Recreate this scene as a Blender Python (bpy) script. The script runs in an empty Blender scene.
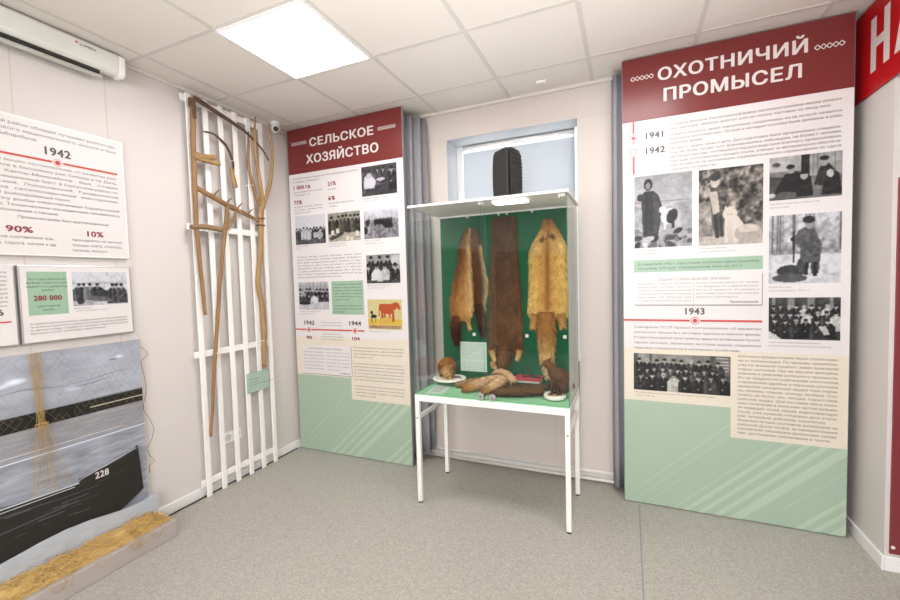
import bpy, bmesh, math, random
import numpy as np
from mathutils import Vector, Matrix, noise as mnoise, geometry as mgeo
from math import sin, cos, pi, radians, sqrt

S = bpy.context.scene
COL = S.collection
random.seed(7); rng = np.random.default_rng(7)

# ------------------------------------------------------------------ camera, sky, exposure
cam = bpy.data.cameras.new('camera'); cob = bpy.data.objects.new('camera', cam); COL.objects.link(cob)
YAW, PITCH, ROLL = -0.4058, -0.0483, -0.0269
fwd = Vector((sin(YAW)*cos(PITCH), cos(YAW)*cos(PITCH), sin(PITCH)))
rt = Vector((cos(YAW), -sin(YAW), 0)); up = rt.cross(fwd)
r2 = cos(ROLL)*rt + sin(ROLL)*up; u2 = -sin(ROLL)*rt + cos(ROLL)*up
cob.matrix_world = Matrix(((r2.x, u2.x, -fwd.x, 2.8181), (r2.y, u2.y, -fwd.y, -3.1756), (r2.z, u2.z, -fwd.z, 1.509), (0, 0, 0, 1)))
cam.sensor_width = 36; cam.lens = 415.67/900*36; cam.clip_start = .02
S.camera = cob
S.view_settings.view_transform = 'Standard'; S.view_settings.look = 'None'
S.view_settings.gamma = 1; S.view_settings.use_curve_mapping = False
S.view_settings.exposure = 0.9
w = bpy.data.worlds.new('daylight'); S.world = w; w.use_nodes = True
bgn = w.node_tree.nodes['Background']; bgn.inputs[0].default_value = (.96, .98, 1, 1); bgn.inputs[1].default_value = 2.2
LAMP = 12.5                 # strength of the ceiling light diffusers
LAMP_COL = (1.0, .98, .965)
bf = bpy.data.lights.new('bounce_light', 'AREA'); bf.shape = 'SQUARE'; bf.size = .9; bf.spread = radians(100); bf.energy = 21; bf.color = (1, .99, .985)
bo_ = bpy.data.objects.new('bounce_light', bf); COL.objects.link(bo_); bo_.location = (2.6, -2.5, .25); bo_.rotation_euler = (pi, 0, 0)   # added fill lamp out of view, turned up to brighten the ceiling
wl = bpy.data.lights.new('rear_fill_light', 'AREA'); wl.shape = 'RECTANGLE'; wl.size = 1.8; wl.size_y = 1.6; wl.energy = 75; wl.color = (.94, .97, 1)
wo_ = bpy.data.objects.new('rear_fill_light', wl); COL.objects.link(wo_); wo_.location = (3.0, -6.52, 1.75); wo_.rotation_euler = (pi/2, 0, 0)   # added cool fill light behind the camera, no window known there

# ------------------------------------------------------------------ helpers
def lin(c):
    if isinstance(c, str): c = [int(c[i:i+2], 16)/255 for i in (0, 2, 4)]
    return tuple((x/12.92 if x <= .04045 else ((x+.055)/1.055)**2.4) for x in c)
def linarr(a):
    a = np.clip(a, 0, 1); return np.where(a <= .04045, a/12.92, ((a+.055)/1.055)**2.4)

def mat(name, col, rough=.6, var=.06, scale=40, metal=0, bump=0, bscale=200, stretch=None, spec=.5, coat=0, attr=None):
    m = bpy.data.materials.new(name); m.use_nodes = True
    nt = m.node_tree; b = nt.nodes['Principled BSDF']
    b.inputs['Roughness'].default_value = rough; b.inputs['Metallic'].default_value = metal
    b.inputs['Specular IOR Level'].default_value = spec; b.inputs['Coat Weight'].default_value = coat
    tc = nt.nodes.new('ShaderNodeTexCoord'); mp = nt.nodes.new('ShaderNodeMapping')
    nt.links.new(tc.outputs['Object'], mp.inputs[0])
    if stretch: mp.inputs['Scale'].default_value = stretch
    nz = nt.nodes.new('ShaderNodeTexNoise'); nz.inputs['Scale'].default_value = scale; nz.inputs['Detail'].default_value = 3
    nt.links.new(mp.outputs[0], nz.inputs[0])
    mix = nt.nodes.new('ShaderNodeMix'); mix.data_type = 'RGBA'
    if attr:
        at = nt.nodes.new('ShaderNodeAttribute'); at.attribute_name = attr
        nt.links.new(at.outputs['Color'], b.inputs['Base Color'])
    else:
        c = lin(col)
        mix.inputs[6].default_value = tuple(max(0, x*(1-var)) for x in c)+(1,)
        mix.inputs[7].default_value = tuple(min(1, x*(1+var)) for x in c)+(1,)
        nt.links.new(nz.outputs['Fac'], mix.inputs[0]); nt.links.new(mix.outputs[2], b.inputs['Base Color'])
    if bump:
        n2 = nt.nodes.new('ShaderNodeTexNoise'); n2.inputs['Scale'].default_value = bscale
        nt.links.new(mp.outputs[0], n2.inputs[0])
        bp = nt.nodes.new('ShaderNodeBump'); bp.inputs['Strength'].default_value = bump; bp.inputs['Distance'].default_value = .002
        nt.links.new(n2.outputs['Fac'], bp.inputs['Height']); nt.links.new(bp.outputs[0], b.inputs['Normal'])
    return m
def emit(name, col, st):
    m = bpy.data.materials.new(name); m.use_nodes = True; nt = m.node_tree
    for n in list(nt.nodes):
        if n.type == 'BSDF_PRINCIPLED': nt.nodes.remove(n)
    e = nt.nodes.new('ShaderNodeEmission'); e.inputs[0].default_value = tuple(col)+(1,); e.inputs[1].default_value = st
    nt.links.new(e.outputs[0], nt.nodes['Material Output'].inputs[0]); return m
def glassmat(name, tint=(1, 1, 1)):
    m = bpy.data.materials.new(name); m.use_nodes = True; nt = m.node_tree
    for n in list(nt.nodes):
        if n.type == 'BSDF_PRINCIPLED': nt.nodes.remove(n)
    t = nt.nodes.new('ShaderNodeBsdfTransparent'); t.inputs[0].default_value = tint+(1,)
    g = nt.nodes.new('ShaderNodeBsdfGlossy'); g.inputs['Roughness'].default_value = .0
    f = nt.nodes.new('ShaderNodeFresnel'); ge = nt.nodes.new('ShaderNodeNewGeometry'); io = nt.nodes.new('ShaderNodeMath'); io.operation = 'MULTIPLY_ADD'
    io.inputs[1].default_value = 1/1.45-1.45; io.inputs[2].default_value = 1.45        # same thin pane seen from either side
    nt.links.new(ge.outputs['Backfacing'], io.inputs[0]); nt.links.new(io.outputs[0], f.inputs[0])
    x = nt.nodes.new('ShaderNodeMixShader'); nt.links.new(f.outputs[0], x.inputs[0])
    nt.links.new(t.outputs[0], x.inputs[1]); nt.links.new(g.outputs[0], x.inputs[2])
    nt.links.new(x.outputs[0], nt.nodes['Material Output'].inputs[0]); return m

class MB:
    def __init__(s): s.v = []; s.f = []; s.m = []; s.c = None
    def add(s, v, f, mi=0):
        o = len(s.v); s.v += [tuple(x) for x in v]; s.f += [tuple(i+o for i in q) for q in f]; s.m += [mi]*len(f); return s
    def box(s, a, b, mi=0):
        x0, y0, z0 = a; x1, y1, z1 = b
        return s.add([(x0,y0,z0),(x1,y0,z0),(x1,y1,z0),(x0,y1,z0),(x0,y0,z1),(x1,y0,z1),(x1,y1,z1),(x0,y1,z1)],
                     [(0,3,2,1),(4,5,6,7),(0,1,5,4),(1,2,6,5),(2,3,7,6),(3,0,4,7)], mi)
    def poly(s, pts, y=0, mi=0):            # flat polygon in the local xz plane facing -y
        return s.add([(p[0], y, p[1]) for p in pts], [tuple(range(len(pts)))], mi)
    def rect(s, x0, z0, x1, z1, y=0, mi=0): return s.poly([(x0,z0),(x1,z0),(x1,z1),(x0,z1)], y, mi)
    def disc(s, x, z, r, y=0, mi=0, n=24): return s.poly([(x+r*cos(2*pi*k/n), z+r*sin(2*pi*k/n)) for k in range(n)], y, mi)
    def ring(s, x, z, r0, r1, y=0, mi=0, n=24):
        v = []; f = []
        for k in range(n):
            c, d = cos(2*pi*k/n), sin(2*pi*k/n); v += [(x+r0*c, y, z+r0*d), (x+r1*c, y, z+r1*d)]
        for k in range(n):
            a = 2*k; b = 2*((k+1) % n); f.append((a, a+1, b+1, b))
        return s.add(v, f, mi)
    def prism(s, pts, y0, y1, mi=0):         # xz polygon with thickness along y
        n = len(pts)
        v = [(p[0], y0, p[1]) for p in pts]+[(p[0], y1, p[1]) for p in pts]
        f = [tuple(range(n)), tuple(range(2*n-1, n-1, -1))]+[(i, i+n, (i+1) % n+n, (i+1) % n) for i in range(n)]
        return s.add(v, f, mi)
    def tube(s, pts, rad, n=8, mi=0, cap=True, flat=1, jit=0):
        pts = [Vector(p) for p in pts]; L = len(pts)
        if not hasattr(rad, '__len__'): rad = [rad]*L
        v = []; f = []; ref = None
        for i, p in enumerate(pts):
            t = (pts[min(i+1, L-1)]-pts[max(i-1, 0)])
            t = t.normalized() if t.length > 1e-9 else Vector((0, 0, 1))
            if ref is None: ref = Vector((1, 0, 0)) if abs(t.x) < .8 else Vector((0, 0, 1))
            a = (ref-t*ref.dot(t)).normalized(); ref = a; b = t.cross(a)
            for k in range(n):
                r = rad[i]*(1+jit*(random.random()-.5))
                v.append(p+a*(r*flat*cos(2*pi*k/n))+b*(r*sin(2*pi*k/n)))
        for i in range(L-1):
            for k in range(n):
                k2 = (k+1) % n; f.append((i*n+k, i*n+k2, (i+1)*n+k2, (i+1)*n+k))
        if cap: f.append(tuple(range(n-1, -1, -1))); f.append(tuple(range((L-1)*n, L*n)))
        return s.add(v, f, mi)
    def cyl(s, a, b, r, n=16, mi=0): return s.tube([a, b], r, n, mi)
    def lathe(s, prof, c=(0,0,0), n=24, mi=0, sx=1, sy=1):
        v = []; f = []
        for r, z in prof:
            for k in range(n): v.append((c[0]+sx*r*cos(2*pi*k/n), c[1]+sy*r*sin(2*pi*k/n), c[2]+z))
        for i in range(len(prof)-1):
            for k in range(n):
                k2 = (k+1) % n; f.append((i*n+k, i*n+k2, (i+1)*n+k2, (i+1)*n+k))
        f.append(tuple(range(n-1, -1, -1))); f.append(tuple(range((len(prof)-1)*n, len(prof)*n)))
        return s.add(v, f, mi)
    def build(s, name, mats, parent=None, smooth=False, bevel=0, cols=None, loc=None):
        me = bpy.data.meshes.new(name); me.from_pydata(s.v, [], s.f)
        if not isinstance(mats, (list, tuple)): mats = [mats]
        for m in mats: me.materials.append(m)
        if any(s.m): me.polygons.foreach_set('material_index', s.m)
        if smooth: me.polygons.foreach_set('use_smooth', [True]*len(s.f))
        if cols is not None:
            ca = me.color_attributes.new('Col', 'FLOAT_COLOR', 'POINT')
            c4 = np.ones((len(s.v), 4), dtype=np.float32); c4[:, :3] = cols
            ca.data.foreach_set('color', c4.ravel())
        me.update()
        o = bpy.data.objects.new(name, me); COL.objects.link(o)
        if parent: o.parent = parent
        if loc: o.location = loc
        if bevel:
            b = o.modifiers.new('bevel', 'BEVEL'); b.width = bevel; b.segments = 2; b.limit_method = 'ANGLE'
        return o
def tag(o, label, cat, group=None):
    o['label'] = label; o['category'] = cat
    if group: o['group'] = group
    return o
def thing(name, label, cat, loc=(0,0,0), rz=0, group=None):
    o = bpy.data.objects.new(name, None); COL.objects.link(o); o.location = loc; o.rotation_euler = (0, 0, rz)
    o.empty_display_size = .05
    return tag(o, label, cat, group)
def struct(o): o['kind'] = 'structure'; return o

# ------------------------------------------------------------------ lettering
GL = {}; HB = {}
def fill_outline(v, edges):
    """fill letter outlines by winding number, so strokes that overlap in the font still give a clean flat letter"""
    if not len(v): return np.zeros((0, 2)), []
    nxt = {a: b_ for a, b_ in edges}; seen = set(); loops = []
    for a in nxt:
        if a in seen: continue
        lp = []; k = a
        while k not in seen and k in nxt: seen.add(k); lp.append(k); k = nxt[k]
        if len(lp) > 2: loops.append(lp)
    co, ed, tr_, _, _, _ = mgeo.delaunay_2d_cdt([Vector(p) for p in v], [tuple(e_) for e_ in edges], [], 0, 1e-5)
    co = np.array([tuple(c) for c in co]); f = []
    for t in tr_:
        c = co[list(t)].mean(0); wn = 0
        for lp in loops:
            P_ = v[lp]; Q_ = np.roll(P_, -1, 0); cr = (Q_[:, 0]-P_[:, 0])*(c[1]-P_[:, 1])-(c[0]-P_[:, 0])*(Q_[:, 1]-P_[:, 1])
            wn += int(((P_[:, 1] <= c[1]) & (Q_[:, 1] > c[1]) & (cr > 0)).sum())-int(((P_[:, 1] > c[1]) & (Q_[:, 1] <= c[1]) & (cr < 0)).sum())
        if wn: f.append(tuple(t))
    return co, f
def _load_glyphs():
    chars = ' !"%().,:;-–—«»№0123456789+·'+'АБВГДЕЁЖЗИЙКЛМНОПРСТУФХЦЧШЩЪЫЬЭЮЯабвгдеёжзийклмнопрстуфхцчшщъыьэюяIVLUMEN'
    cu = bpy.data.curves.new('glyph', 'FONT'); cu.fill_mode = 'NONE'; ob = bpy.data.objects.new('glyph', cu); COL.objects.link(ob)
    def ev(t):
        cu.body = t
        bpy.context.view_layer.update(); dg = bpy.context.evaluated_depsgraph_get()
        e = ob.evaluated_get(dg); me = e.to_mesh()
        v = np.array([x.co[:2] for x in me.vertices]) if len(me.vertices) else np.zeros((0, 2))
        f = [tuple(p.vertices) for p in me.edges]; e.to_mesh_clear(); return v, f
    for wt, off, res in (('r', .010, 1), ('b', 0, 3)):
        cu.offset = off; cu.resolution_u = res
        base = np.ptp(ev('НН')[0][:, 0])
        hv = ev('Н')[0]; H = np.ptp(hv[:, 1]); HB[wt] = (H, hv[:, 1].min())
        for c in sorted(set(chars)):
            if c == ' ': GL[wt, c] = (np.zeros((0, 2)), [], (np.ptp(ev('Н Н')[0][:, 0])-base)/H, None); continue
            v, f = ev(c); adv = np.ptp(ev('Н'+c+'Н')[0][:, 0])-base
            vv = v.copy(); vv[:, 1] -= hv[:, 1].min(); vv, f = fill_outline(vv, f); lev = np.zeros(len(vv))
            if wt == 'b' and len(vv):
                n = len(vv); d = .042*H; cp = [(d, 0), (-d, 0), (d*.75, d*.5), (d*.75, -d*.5), (-d*.75, d*.5), (-d*.75, -d*.5), (0, d*.6), (0, -d*.6)]
                vv = np.concatenate([vv+np.array(q_) for q_ in cp]); f = [tuple(i+n*k for i in q_) for k in range(len(cp)) for q_ in f]; adv += d*1.3; lev = np.concatenate([lev*.00004+.0003*k for k in range(len(cp))])
            else: lev = lev*.00004
            GL[wt, c] = (vv/H, f, adv/H, lev)
    bpy.data.objects.remove(ob); bpy.data.curves.remove(cu)
_load_glyphs()
def textwidth(t, wt): return sum(GL[wt, c][2] for c in t)
def put(mb, t, x, z, cap, y, wt='r', sx=1.0, wsp=0, slant=0):
    for c in t:
        v, f, a, lv = GL[wt, c]
        if len(v): mb.add([(x+p[0]*cap*sx, y-lv[i_], z+p[1]*cap) for i_, p in enumerate(v)], f)
        x += a*cap*sx+(wsp if c == ' ' else 0)
def line(mb, t, z, cap, y, x0=None, x1=None, wt='r', sx=1.12, cx=None):
    """x0+x1: fitted to that width; x0 only: left aligned; x1 only: right aligned; cx: centred"""
    wd = textwidth(t, wt)*cap
    if x0 is not None and x1 is not None: sx = (x1-x0)/wd
    elif x1 is not None: x0 = x1-wd*sx
    elif cx is not None: x0 = cx-wd*sx/2
    put(mb, t, x0, z, cap, y, wt, sx)
def para(mb, lines, x0, x1, z, lead, cap, y, wt='r', sx=1.15):
    for t in lines:
        if t:
            j = not t.endswith('|'); t = t.rstrip('|'); wd = textwidth(t, wt)*cap*sx
            sp = t.count(' ')
            if j and sp and wd < (x1-x0):
                q_ = min((x1-x0)/wd, 1.25); put(mb, t, x0, z, cap, y, wt, sx*q_, (x1-x0-wd*q_)/sp)
            elif wd > (x1-x0): put(mb, t, x0, z, cap, y, wt, sx*(x1-x0)/wd)
            else: put(mb, t, x0, z, cap, y, wt, sx)
        z -= lead
def textpart(name, mat_, parent, fn):
    mb = MB(); fn(mb); return mb.build(name, mat_, parent)

# ------------------------------------------------------------------ printed photographs (grey pictures drawn on a fine grid)
class Pic:
    def __init__(s, w, h, base=.6, seed=0):
        s.w, s.h = w, h; s.a = np.full((h, w), base, float); s.r = np.random.default_rng(seed)
        s.Y, s.X = np.mgrid[0:h, 0:w]; s.X = (s.X+.5)/w; s.Y = (s.Y+.5)/h; s.asp = w/h
    def fbm(s, sc, oct=3):
        out = np.zeros((s.h, s.w)); amp = 1; tot = 0
        for o in range(oct):
            n = max(2, int(sc*2**o)); m = max(2, int(sc*2**o/s.asp))
            g = s.r.random((m+2, n+2)); x = s.X*n; y = s.Y*m; xi = x.astype(int); yi = y.astype(int); fx = x-xi; fy = y-yi
            out += amp*((g[yi, xi]*(1-fx)+g[yi, xi+1]*fx)*(1-fy)+(g[yi+1, xi]*(1-fx)+g[yi+1, xi+1]*fx)*fy); tot += amp; amp *= .6
        return out/tot-.5
    def grad(s, y0, y1, a, b):
        m = (s.Y >= y0) & (s.Y <= y1); t = (s.Y-y0)/(y1-y0); s.a = np.where(m, a+(b-a)*t, s.a)
    def rect(s, x0, y0, x1, y1, v, k=1): s._m((s.X >= x0) & (s.X <= x1) & (s.Y >= y0) & (s.Y <= y1), v, k)
    def ell(s, x, y, rx, ry, v, rot=0, k=1):
        dx = (s.X-x)*s.asp; dy = s.Y-y; c, d = cos(rot), sin(rot)
        s._m(((dx*c+dy*d)/(rx*s.asp))**2+((-dx*d+dy*c)/ry)**2 <= 1, v, k)
    def poly(s, pts, v, k=1):
        ins = np.zeros(s.a.shape, bool); n = len(pts)
        for i in range(n):
            (xa, ya), (xb, yb) = pts[i], pts[(i+1) % n]
            if ya == yb: continue
            c = ((ya > s.Y) != (yb > s.Y)) & (s.X < (xb-xa)*(s.Y-ya)/(yb-ya)+xa); ins ^= c
        s._m(ins, v, k)
    def _m(s, m, v, k): s.a = np.where(m, s.a*(1-k)+v*k, s.a)
    def noise(s, amp, sc, region=None):
        n = s.fbm(sc)*2*amp
        if region: 
            x0, y0, x1, y1 = region; n = np.where((s.X >= x0) & (s.X <= x1) & (s.Y >= y0) & (s.Y <= y1), n, 0)
        s.a = s.a+n
    def person(s, x, y, h, wd=.5, coat=.16, face=.72, hat=None, hands=True):
        wx = h*wd/s.asp
        s.poly([(x-wx*.22, y+h*.2), (x+wx*.22, y+h*.2), (x+wx*.5, y+h*.38), (x+wx*.55, y+h), (x-wx*.55, y+h), (x-wx*.5, y+h*.38)], coat)
        s.poly([(x-wx*.5, y+h*.38), (x-wx*.28, y+h*.30), (x-wx*.2, y+h), (x-wx*.55, y+h)], min(1, coat+.16), .7)
        s.poly([(x+wx*.05, y+h*.45), (x+wx*.5, y+h*.42), (x+wx*.5, y+h*.56), (x+wx*.0, y+h*.62)], min(1, coat+.10), .8)
        s.ell(x-wx*.05, y+h*.64, h*.045/s.asp, h*.035, face-.1)
        s.poly([(x-wx*.09, y+h*.2), (x+wx*.09, y+h*.2), (x, y+h*.42)], min(1, coat+.5), .75)
        s.ell(x, y+h*.12, h*.085/s.asp, h*.12, face)
        s.ell(x, y+h*.055, h*.095/s.asp, h*.075, .1 if hat is None else hat)
        s.ell(x+h*.035/s.asp, y+h*.135, h*.035/s.asp, h*.075, face-.2, k=.6); s.ell(x-h*.03/s.asp, y+h*.115, h*.014/s.asp, h*.014, .2, k=.7); s.ell(x+h*.03/s.asp, y+h*.115, h*.014/s.asp, h*.014, .2, k=.7)
    def group(s, x0, x1, y, h, n, coat=.16, jit=.04, wd=.55):
        for i in range(n):
            x = x0+(x1-x0)*(i+.5)/n+(s.r.random()-.5)*.02
            s.person(x, y+(s.r.random()-.5)*jit, h, wd, coat=max(.05, coat+(s.r.random()-.5)*.22 if s.r.random() > .12 else .75), face=.62+s.r.random()*.22, hat=.08+s.r.random()*.12 if s.r.random() > .2 else .7)
    def rgb(s, tint=(1, 1, 1)):
        a = s.a
        a = a+s.fbm(9, 3)*.16+s.fbm(28, 2)*.22*(.4+np.abs(a-.5))
        p_ = np.pad(a, 1, mode='edge'); a = (p_[1:-1, 1:-1]*4+p_[:-2, 1:-1]+p_[2:, 1:-1]+p_[1:-1, :-2]+p_[1:-1, 2:])/8
        a = np.clip((a-.5)*1.08+.48, .05, .9); return np.stack([a*tint[0], a*tint[1], a*tint[2]], -1)
def photo(name, rgb, x0, z0, x1, z1, y, parent, label=None, m=None):
    h, w = rgb.shape[:2]
    xs = np.linspace(x0, x1, w); zs = np.linspace(z1, z0, h)
    v = np.stack([np.repeat(xs[None], h, 0).ravel(), np.full(w*h, y), np.repeat(zs[:, None], w, 1).ravel()], -1)
    mb = MB(); mb.v = [tuple(p) for p in v]
    idx = np.arange(w*h).reshape(h, w)
    q = np.stack([idx[1:, :-1], idx[1:, 1:], idx[:-1, 1:], idx[:-1, :-1]], -1).reshape(-1, 4)
    mb.f = [tuple(int(i) for i in t) for t in q]; mb.m = [0]*len(mb.f)
    o = mb.build(name, m or M['print'], parent, cols=linarr(rgb.reshape(-1, 3)*.86))
    if label: o['label'] = label
    return o

# ------------------------------------------------------------------ materials
M = {}
M['wall'] = mat('wall_paint', 'CFC9C6', .55, .02, 3, bump=.05, bscale=400)
M['wallb'] = mat('back_wall_paint', 'CFC5BE', .6, .025, 3, bump=.05, bscale=400)
M['ceil'] = mat('ceiling_tile', 'DCD6CE', .8, .02, 30, bump=.15, bscale=350)
M['tbar'] = mat('ceiling_bar', 'C9C4BD', .5, .01, 10)
M['white'] = mat('white_paint', 'ECEAE8', .4, .015, 15)
M['wmetal'] = mat('white_powder_coat', 'EAE8E4', .38, .02, 25)
M['slat'] = mat('white_slat_paint', 'F0EDEA', .5, .03, 12, stretch=(1, 1, .1))
M['base'] = mat('baseboard_plastic', 'E6E4E4', .4, .02, 8)
M['print'] = mat('printed_picture', 'FFFFFF', .42, attr='Col', spec=.35)
M['paper'] = mat('printed_white', 'D7D2D2', .34, .008, 6, spec=.45)
M['wine'] = mat('printed_wine_red', '73302E', .27, .03, 5, spec=.3)
M['mint'] = mat('printed_mint', 'A0B39F', .32, .02, 4, spec=.45)
M['mint2'] = mat('printed_pale_mint', 'ADBFAA', .32, .02, 4, spec=.45)
M['mintdk'] = mat('printed_sage', '92B097', .34, .015, 8, spec=.45)
M['cream'] = mat('printed_cream', 'D8CFBF', .36, .012, 6, spec=.45)
M['ink'] = mat('dark_ink', '4E4948', .5, .02, 30)
M['inks'] = mat('small_text_ink', '4C4745', .5, .02, 30)
M['inkg'] = mat('grey_ink', '7C7774', .5, .02, 30)
M['inkw'] = mat('white_ink', 'DBD3D0', .4, .01, 30)
M['inkr'] = mat('wine_ink', '8E3B45', .5, .02, 30)
M['line'] = mat('red_ink', 'C23F35', .4, .02, 20)
M['greyedge'] = mat('grey_panel_edge', '8F8E90', .5, .04, 20)
M['alu'] = mat('aluminium', 'B9B9B9', .35, .03, 30, metal=.7)
M['curtain'] = mat('grey_curtain', '8E8D92', .9, .05, 60, bump=.3, bscale=900)
M['screen'] = mat('screen_case', 'D9D9D3', .4, .02, 10)
M['dark'] = mat('dark_slot', '24231F', .7, .1, 30)
M['black'] = mat('black_plastic', '201E1B', .5, .12, 60)
M['grille'] = mat('black_fabric_shell', '211F1D', .75, .15, 300, bump=.3, bscale=700)
M['wood'] = mat('weathered_wood', '8E6C48', .72, .5, 30, stretch=(1, 1, .12), bump=.5, bscale=90)
M['woodl'] = mat('pale_wood', '9C7C52', .7, .45, 28, stretch=(1, 1, .15), bump=.5, bscale=80)
M['wood2'] = mat('grey_wood', '84694C', .8, .35, 40, stretch=(1, .2, 1), bump=.5, bscale=90)
M['iron'] = mat('rusty_iron', '5B4538', .6, .35, 60, metal=.3, bump=.3)
M['wire'] = mat('white_tie', 'EFECE6', .5, .02, 20)
M['net'] = mat('straw_net_twine', 'BF9F62', .85, .25, 90)
M['netd'] = mat('tan_twine', '8F8874', .85, .2, 90)
M['cord'] = mat('brown_cord', '7D6450', .8, .2, 90)
M['plinth'] = mat('grey_plinth', 'A9A09B', .6, .03, 8)
M['case_green'] = mat('dark_green_board', '145A3E', .7, .06, 12, spec=.15)
M['case_green2'] = mat('dark_green_step', '0E4E34', .7, .06, 12, spec=.15)
M['felt'] = mat('mint_green_mat', '8ECB9D', .85, .04, 60, bump=.2, bscale=600)
M['gedge'] = mat('green_glass_edge', '4E8069', .2, .1, 30)
M['glass'] = glassmat('clear_glass', (.985, .995, .988))
M['chrome'] = mat('chrome', 'B8B8B8', .22, .04, 60, metal=.9)
M['clear'] = mat('frosted_lock', '9C9C98', .2, .05, 50, spec=.7)
M['plaster'] = mat('white_plaster', 'EDEAE0', .6, .03, 40)
M['fur'] = mat('animal_fur', 'FFFFFF', .85, attr='Col', spec=.12)
M['skin'] = mat('dry_paw_skin', 'C29A62', .8, .2, 60)
M['eye'] = mat('glass_eye', '0C0908', .08, .1, 40)
M['red'] = mat('red_cover', 'B23A46', .6, .05, 40)
M['redsign'] = mat('bright_red_sign', 'B40E17', .4, .03, 6, spec=.2)
M['winepanel'] = mat('wine_panel', '7E3036', .4, .03, 8)
M['cardm'] = mat('pale_green_card', 'C4D6CA', .6, .02, 40)
M['plate_green'] = mat('grey_green_plate', 'A3B9AC', .5, .02, 30)
M['socket'] = mat('socket_plastic', 'EFEDEA', .3, .01, 20)
M['lamp'] = emit('lamp_diffuser', LAMP_COL, LAMP)
M['led'] = emit('small_led', (1, .99, .97), 2.2)
M['pipe'] = mat('painted_pipe', 'D4CFC8', .45, .04, 20)
M['brown'] = mat('reflection_board_brown', '6B4B45', .5, .06, 6)

# floor: speckled grey green vinyl
mf = bpy.data.materials.new('speckled_vinyl'); mf.use_nodes = True; nt = mf.node_tree; b = nt.nodes['Principled BSDF']
b.inputs['Roughness'].default_value = .42; b.inputs['Specular IOR Level'].default_value = .4
tc = nt.nodes.new('ShaderNodeTexCoord')
n1 = nt.nodes.new('ShaderNodeTexVoronoi'); n1.inputs['Scale'].default_value = 260; nt.links.new(tc.outputs['Object'], n1.inputs[0])
n3 = nt.nodes.new('ShaderNodeTexVoronoi'); n3.inputs['Scale'].default_value = 120; nt.links.new(tc.outputs['Object'], n3.inputs[0])
sp = nt.nodes.new('ShaderNodeSeparateColor'); nt.links.new(n1.outputs['Color'], sp.inputs[0])
sp3 = nt.nodes.new('ShaderNodeSeparateColor'); nt.links.new(n3.outputs['Color'], sp3.inputs[0])
ad = nt.nodes.new('ShaderNodeMath'); ad.operation = 'MULTIPLY_ADD'; nt.links.new(sp.outputs[0], ad.inputs[0]); ad.inputs[1].default_value = .6; 
mu = nt.nodes.new('ShaderNodeMath'); mu.operation = 'MULTIPLY'; nt.links.new(sp3.outputs[0], mu.inputs[0]); mu.inputs[1].default_value = .4
nt.links.new(mu.outputs[0], ad.inputs[2])
cr = nt.nodes.new('ShaderNodeValToRGB'); e = cr.color_ramp.elements
e[0].position = .1; e[0].color = lin('918F88')+(1,); e[1].position = .9; e[1].color = lin('B4B0A7')+(1,)
q = cr.color_ramp.elements.new(.5); q.color = lin('A19E94')+(1,)
nt.links.new(ad.outputs[0], cr.inputs[0]); nt.links.new(cr.outputs[0], b.inputs['Base Color'])
M['floor'] = mf
# blind: thin cloth that lets daylight through
mbm = bpy.data.materials.new('roller_blind_cloth'); mbm.use_nodes = True; nt = mbm.node_tree
b = nt.nodes['Principled BSDF']; b.inputs['Base Color'].default_value = lin('D2D6DB')+(1,); b.inputs['Roughness'].default_value = .9
tr = nt.nodes.new('ShaderNodeBsdfTranslucent'); mx = nt.nodes.new('ShaderNodeMixShader'); mx.inputs[0].default_value = .30
nz = nt.nodes.new('ShaderNodeTexNoise'); nz.inputs['Scale'].default_value = 130; cr = nt.nodes.new('ShaderNodeValToRGB')
cr.color_ramp.elements[0].color = lin('C4CBD2')+(1,); cr.color_ramp.elements[1].color = lin('DEE4EA')+(1,)
nt.links.new(nz.outputs['Fac'], cr.inputs[0]); nt.links.new(cr.outputs[0], tr.inputs[0])
nt.links.new(b.outputs[0], mx.inputs[1]); nt.links.new(tr.outputs[0], mx.inputs[2]); nt.links.new(mx.outputs[0], nt.nodes['Material Output'].inputs[0])
M['blind'] = mbm

# ------------------------------------------------------------------ the room
H = 2.879; RX = 3.987; YB = -6.6; XR = 7.2; RT = .34
WX0, WX1, WZ0, WZ1 = 1.457, 2.490, .88, 2.650     # window opening
struct(MB().box((-.3, YB-.3, -.1), (XR+.3, .4, 0)).build('floor', M['floor']))
ceil = struct(MB().box((-.3, YB-.3, H), (XR+.3, .4, H+.1)).build('ceiling', M['ceil']))
g = MB(); X0, Y0 = .1938, -.3577
for i in range(-1, 13):
    x = X0+.6*i
    if 0 < x < XR: g.box((x-.012, YB, H-.003), (x+.012, -.02, H+.001))
for j in range(0, 12):
    y = Y0-.6*j
    if y > YB: g.box((.02, y-.012, H-.0035), (XR, y+.012, H+.001))
g.build('ceiling_grid', M['tbar'], ceil)
struct(MB().box((-.3, YB-.3, 0), (0, .4, H)).build('wall_left', M['wall']))
wb = MB(); wb.box((0, 0, 0), (WX0, .3, H)); wb.box((WX1, 0, 0), (XR, .3, H)); wb.box((WX0, 0, 0), (WX1, .3, WZ0)); wb.box((WX0, 0, WZ1), (WX1, .3, H))
struct(wb.build('wall_back', M['wallb']))
wr = MB(); wr.box((RX, -.479, 0), (RX+RT, 0, H)); wr.box((RX, -2.3, 2.41), (RX+RT, -.479, H)); wr.box((RX, YB, 0), (RX+RT, -2.3, H))
struct(wr.build('wall_right', M['wall']))
struct(MB().box((0, YB-.3, 0), (XR, YB, H)).build('wall_rear', M['wall']))
struct(MB().box((XR, YB-.3, 0), (XR+.3, .4, H)).build('wall_side', M['wall']))
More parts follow.
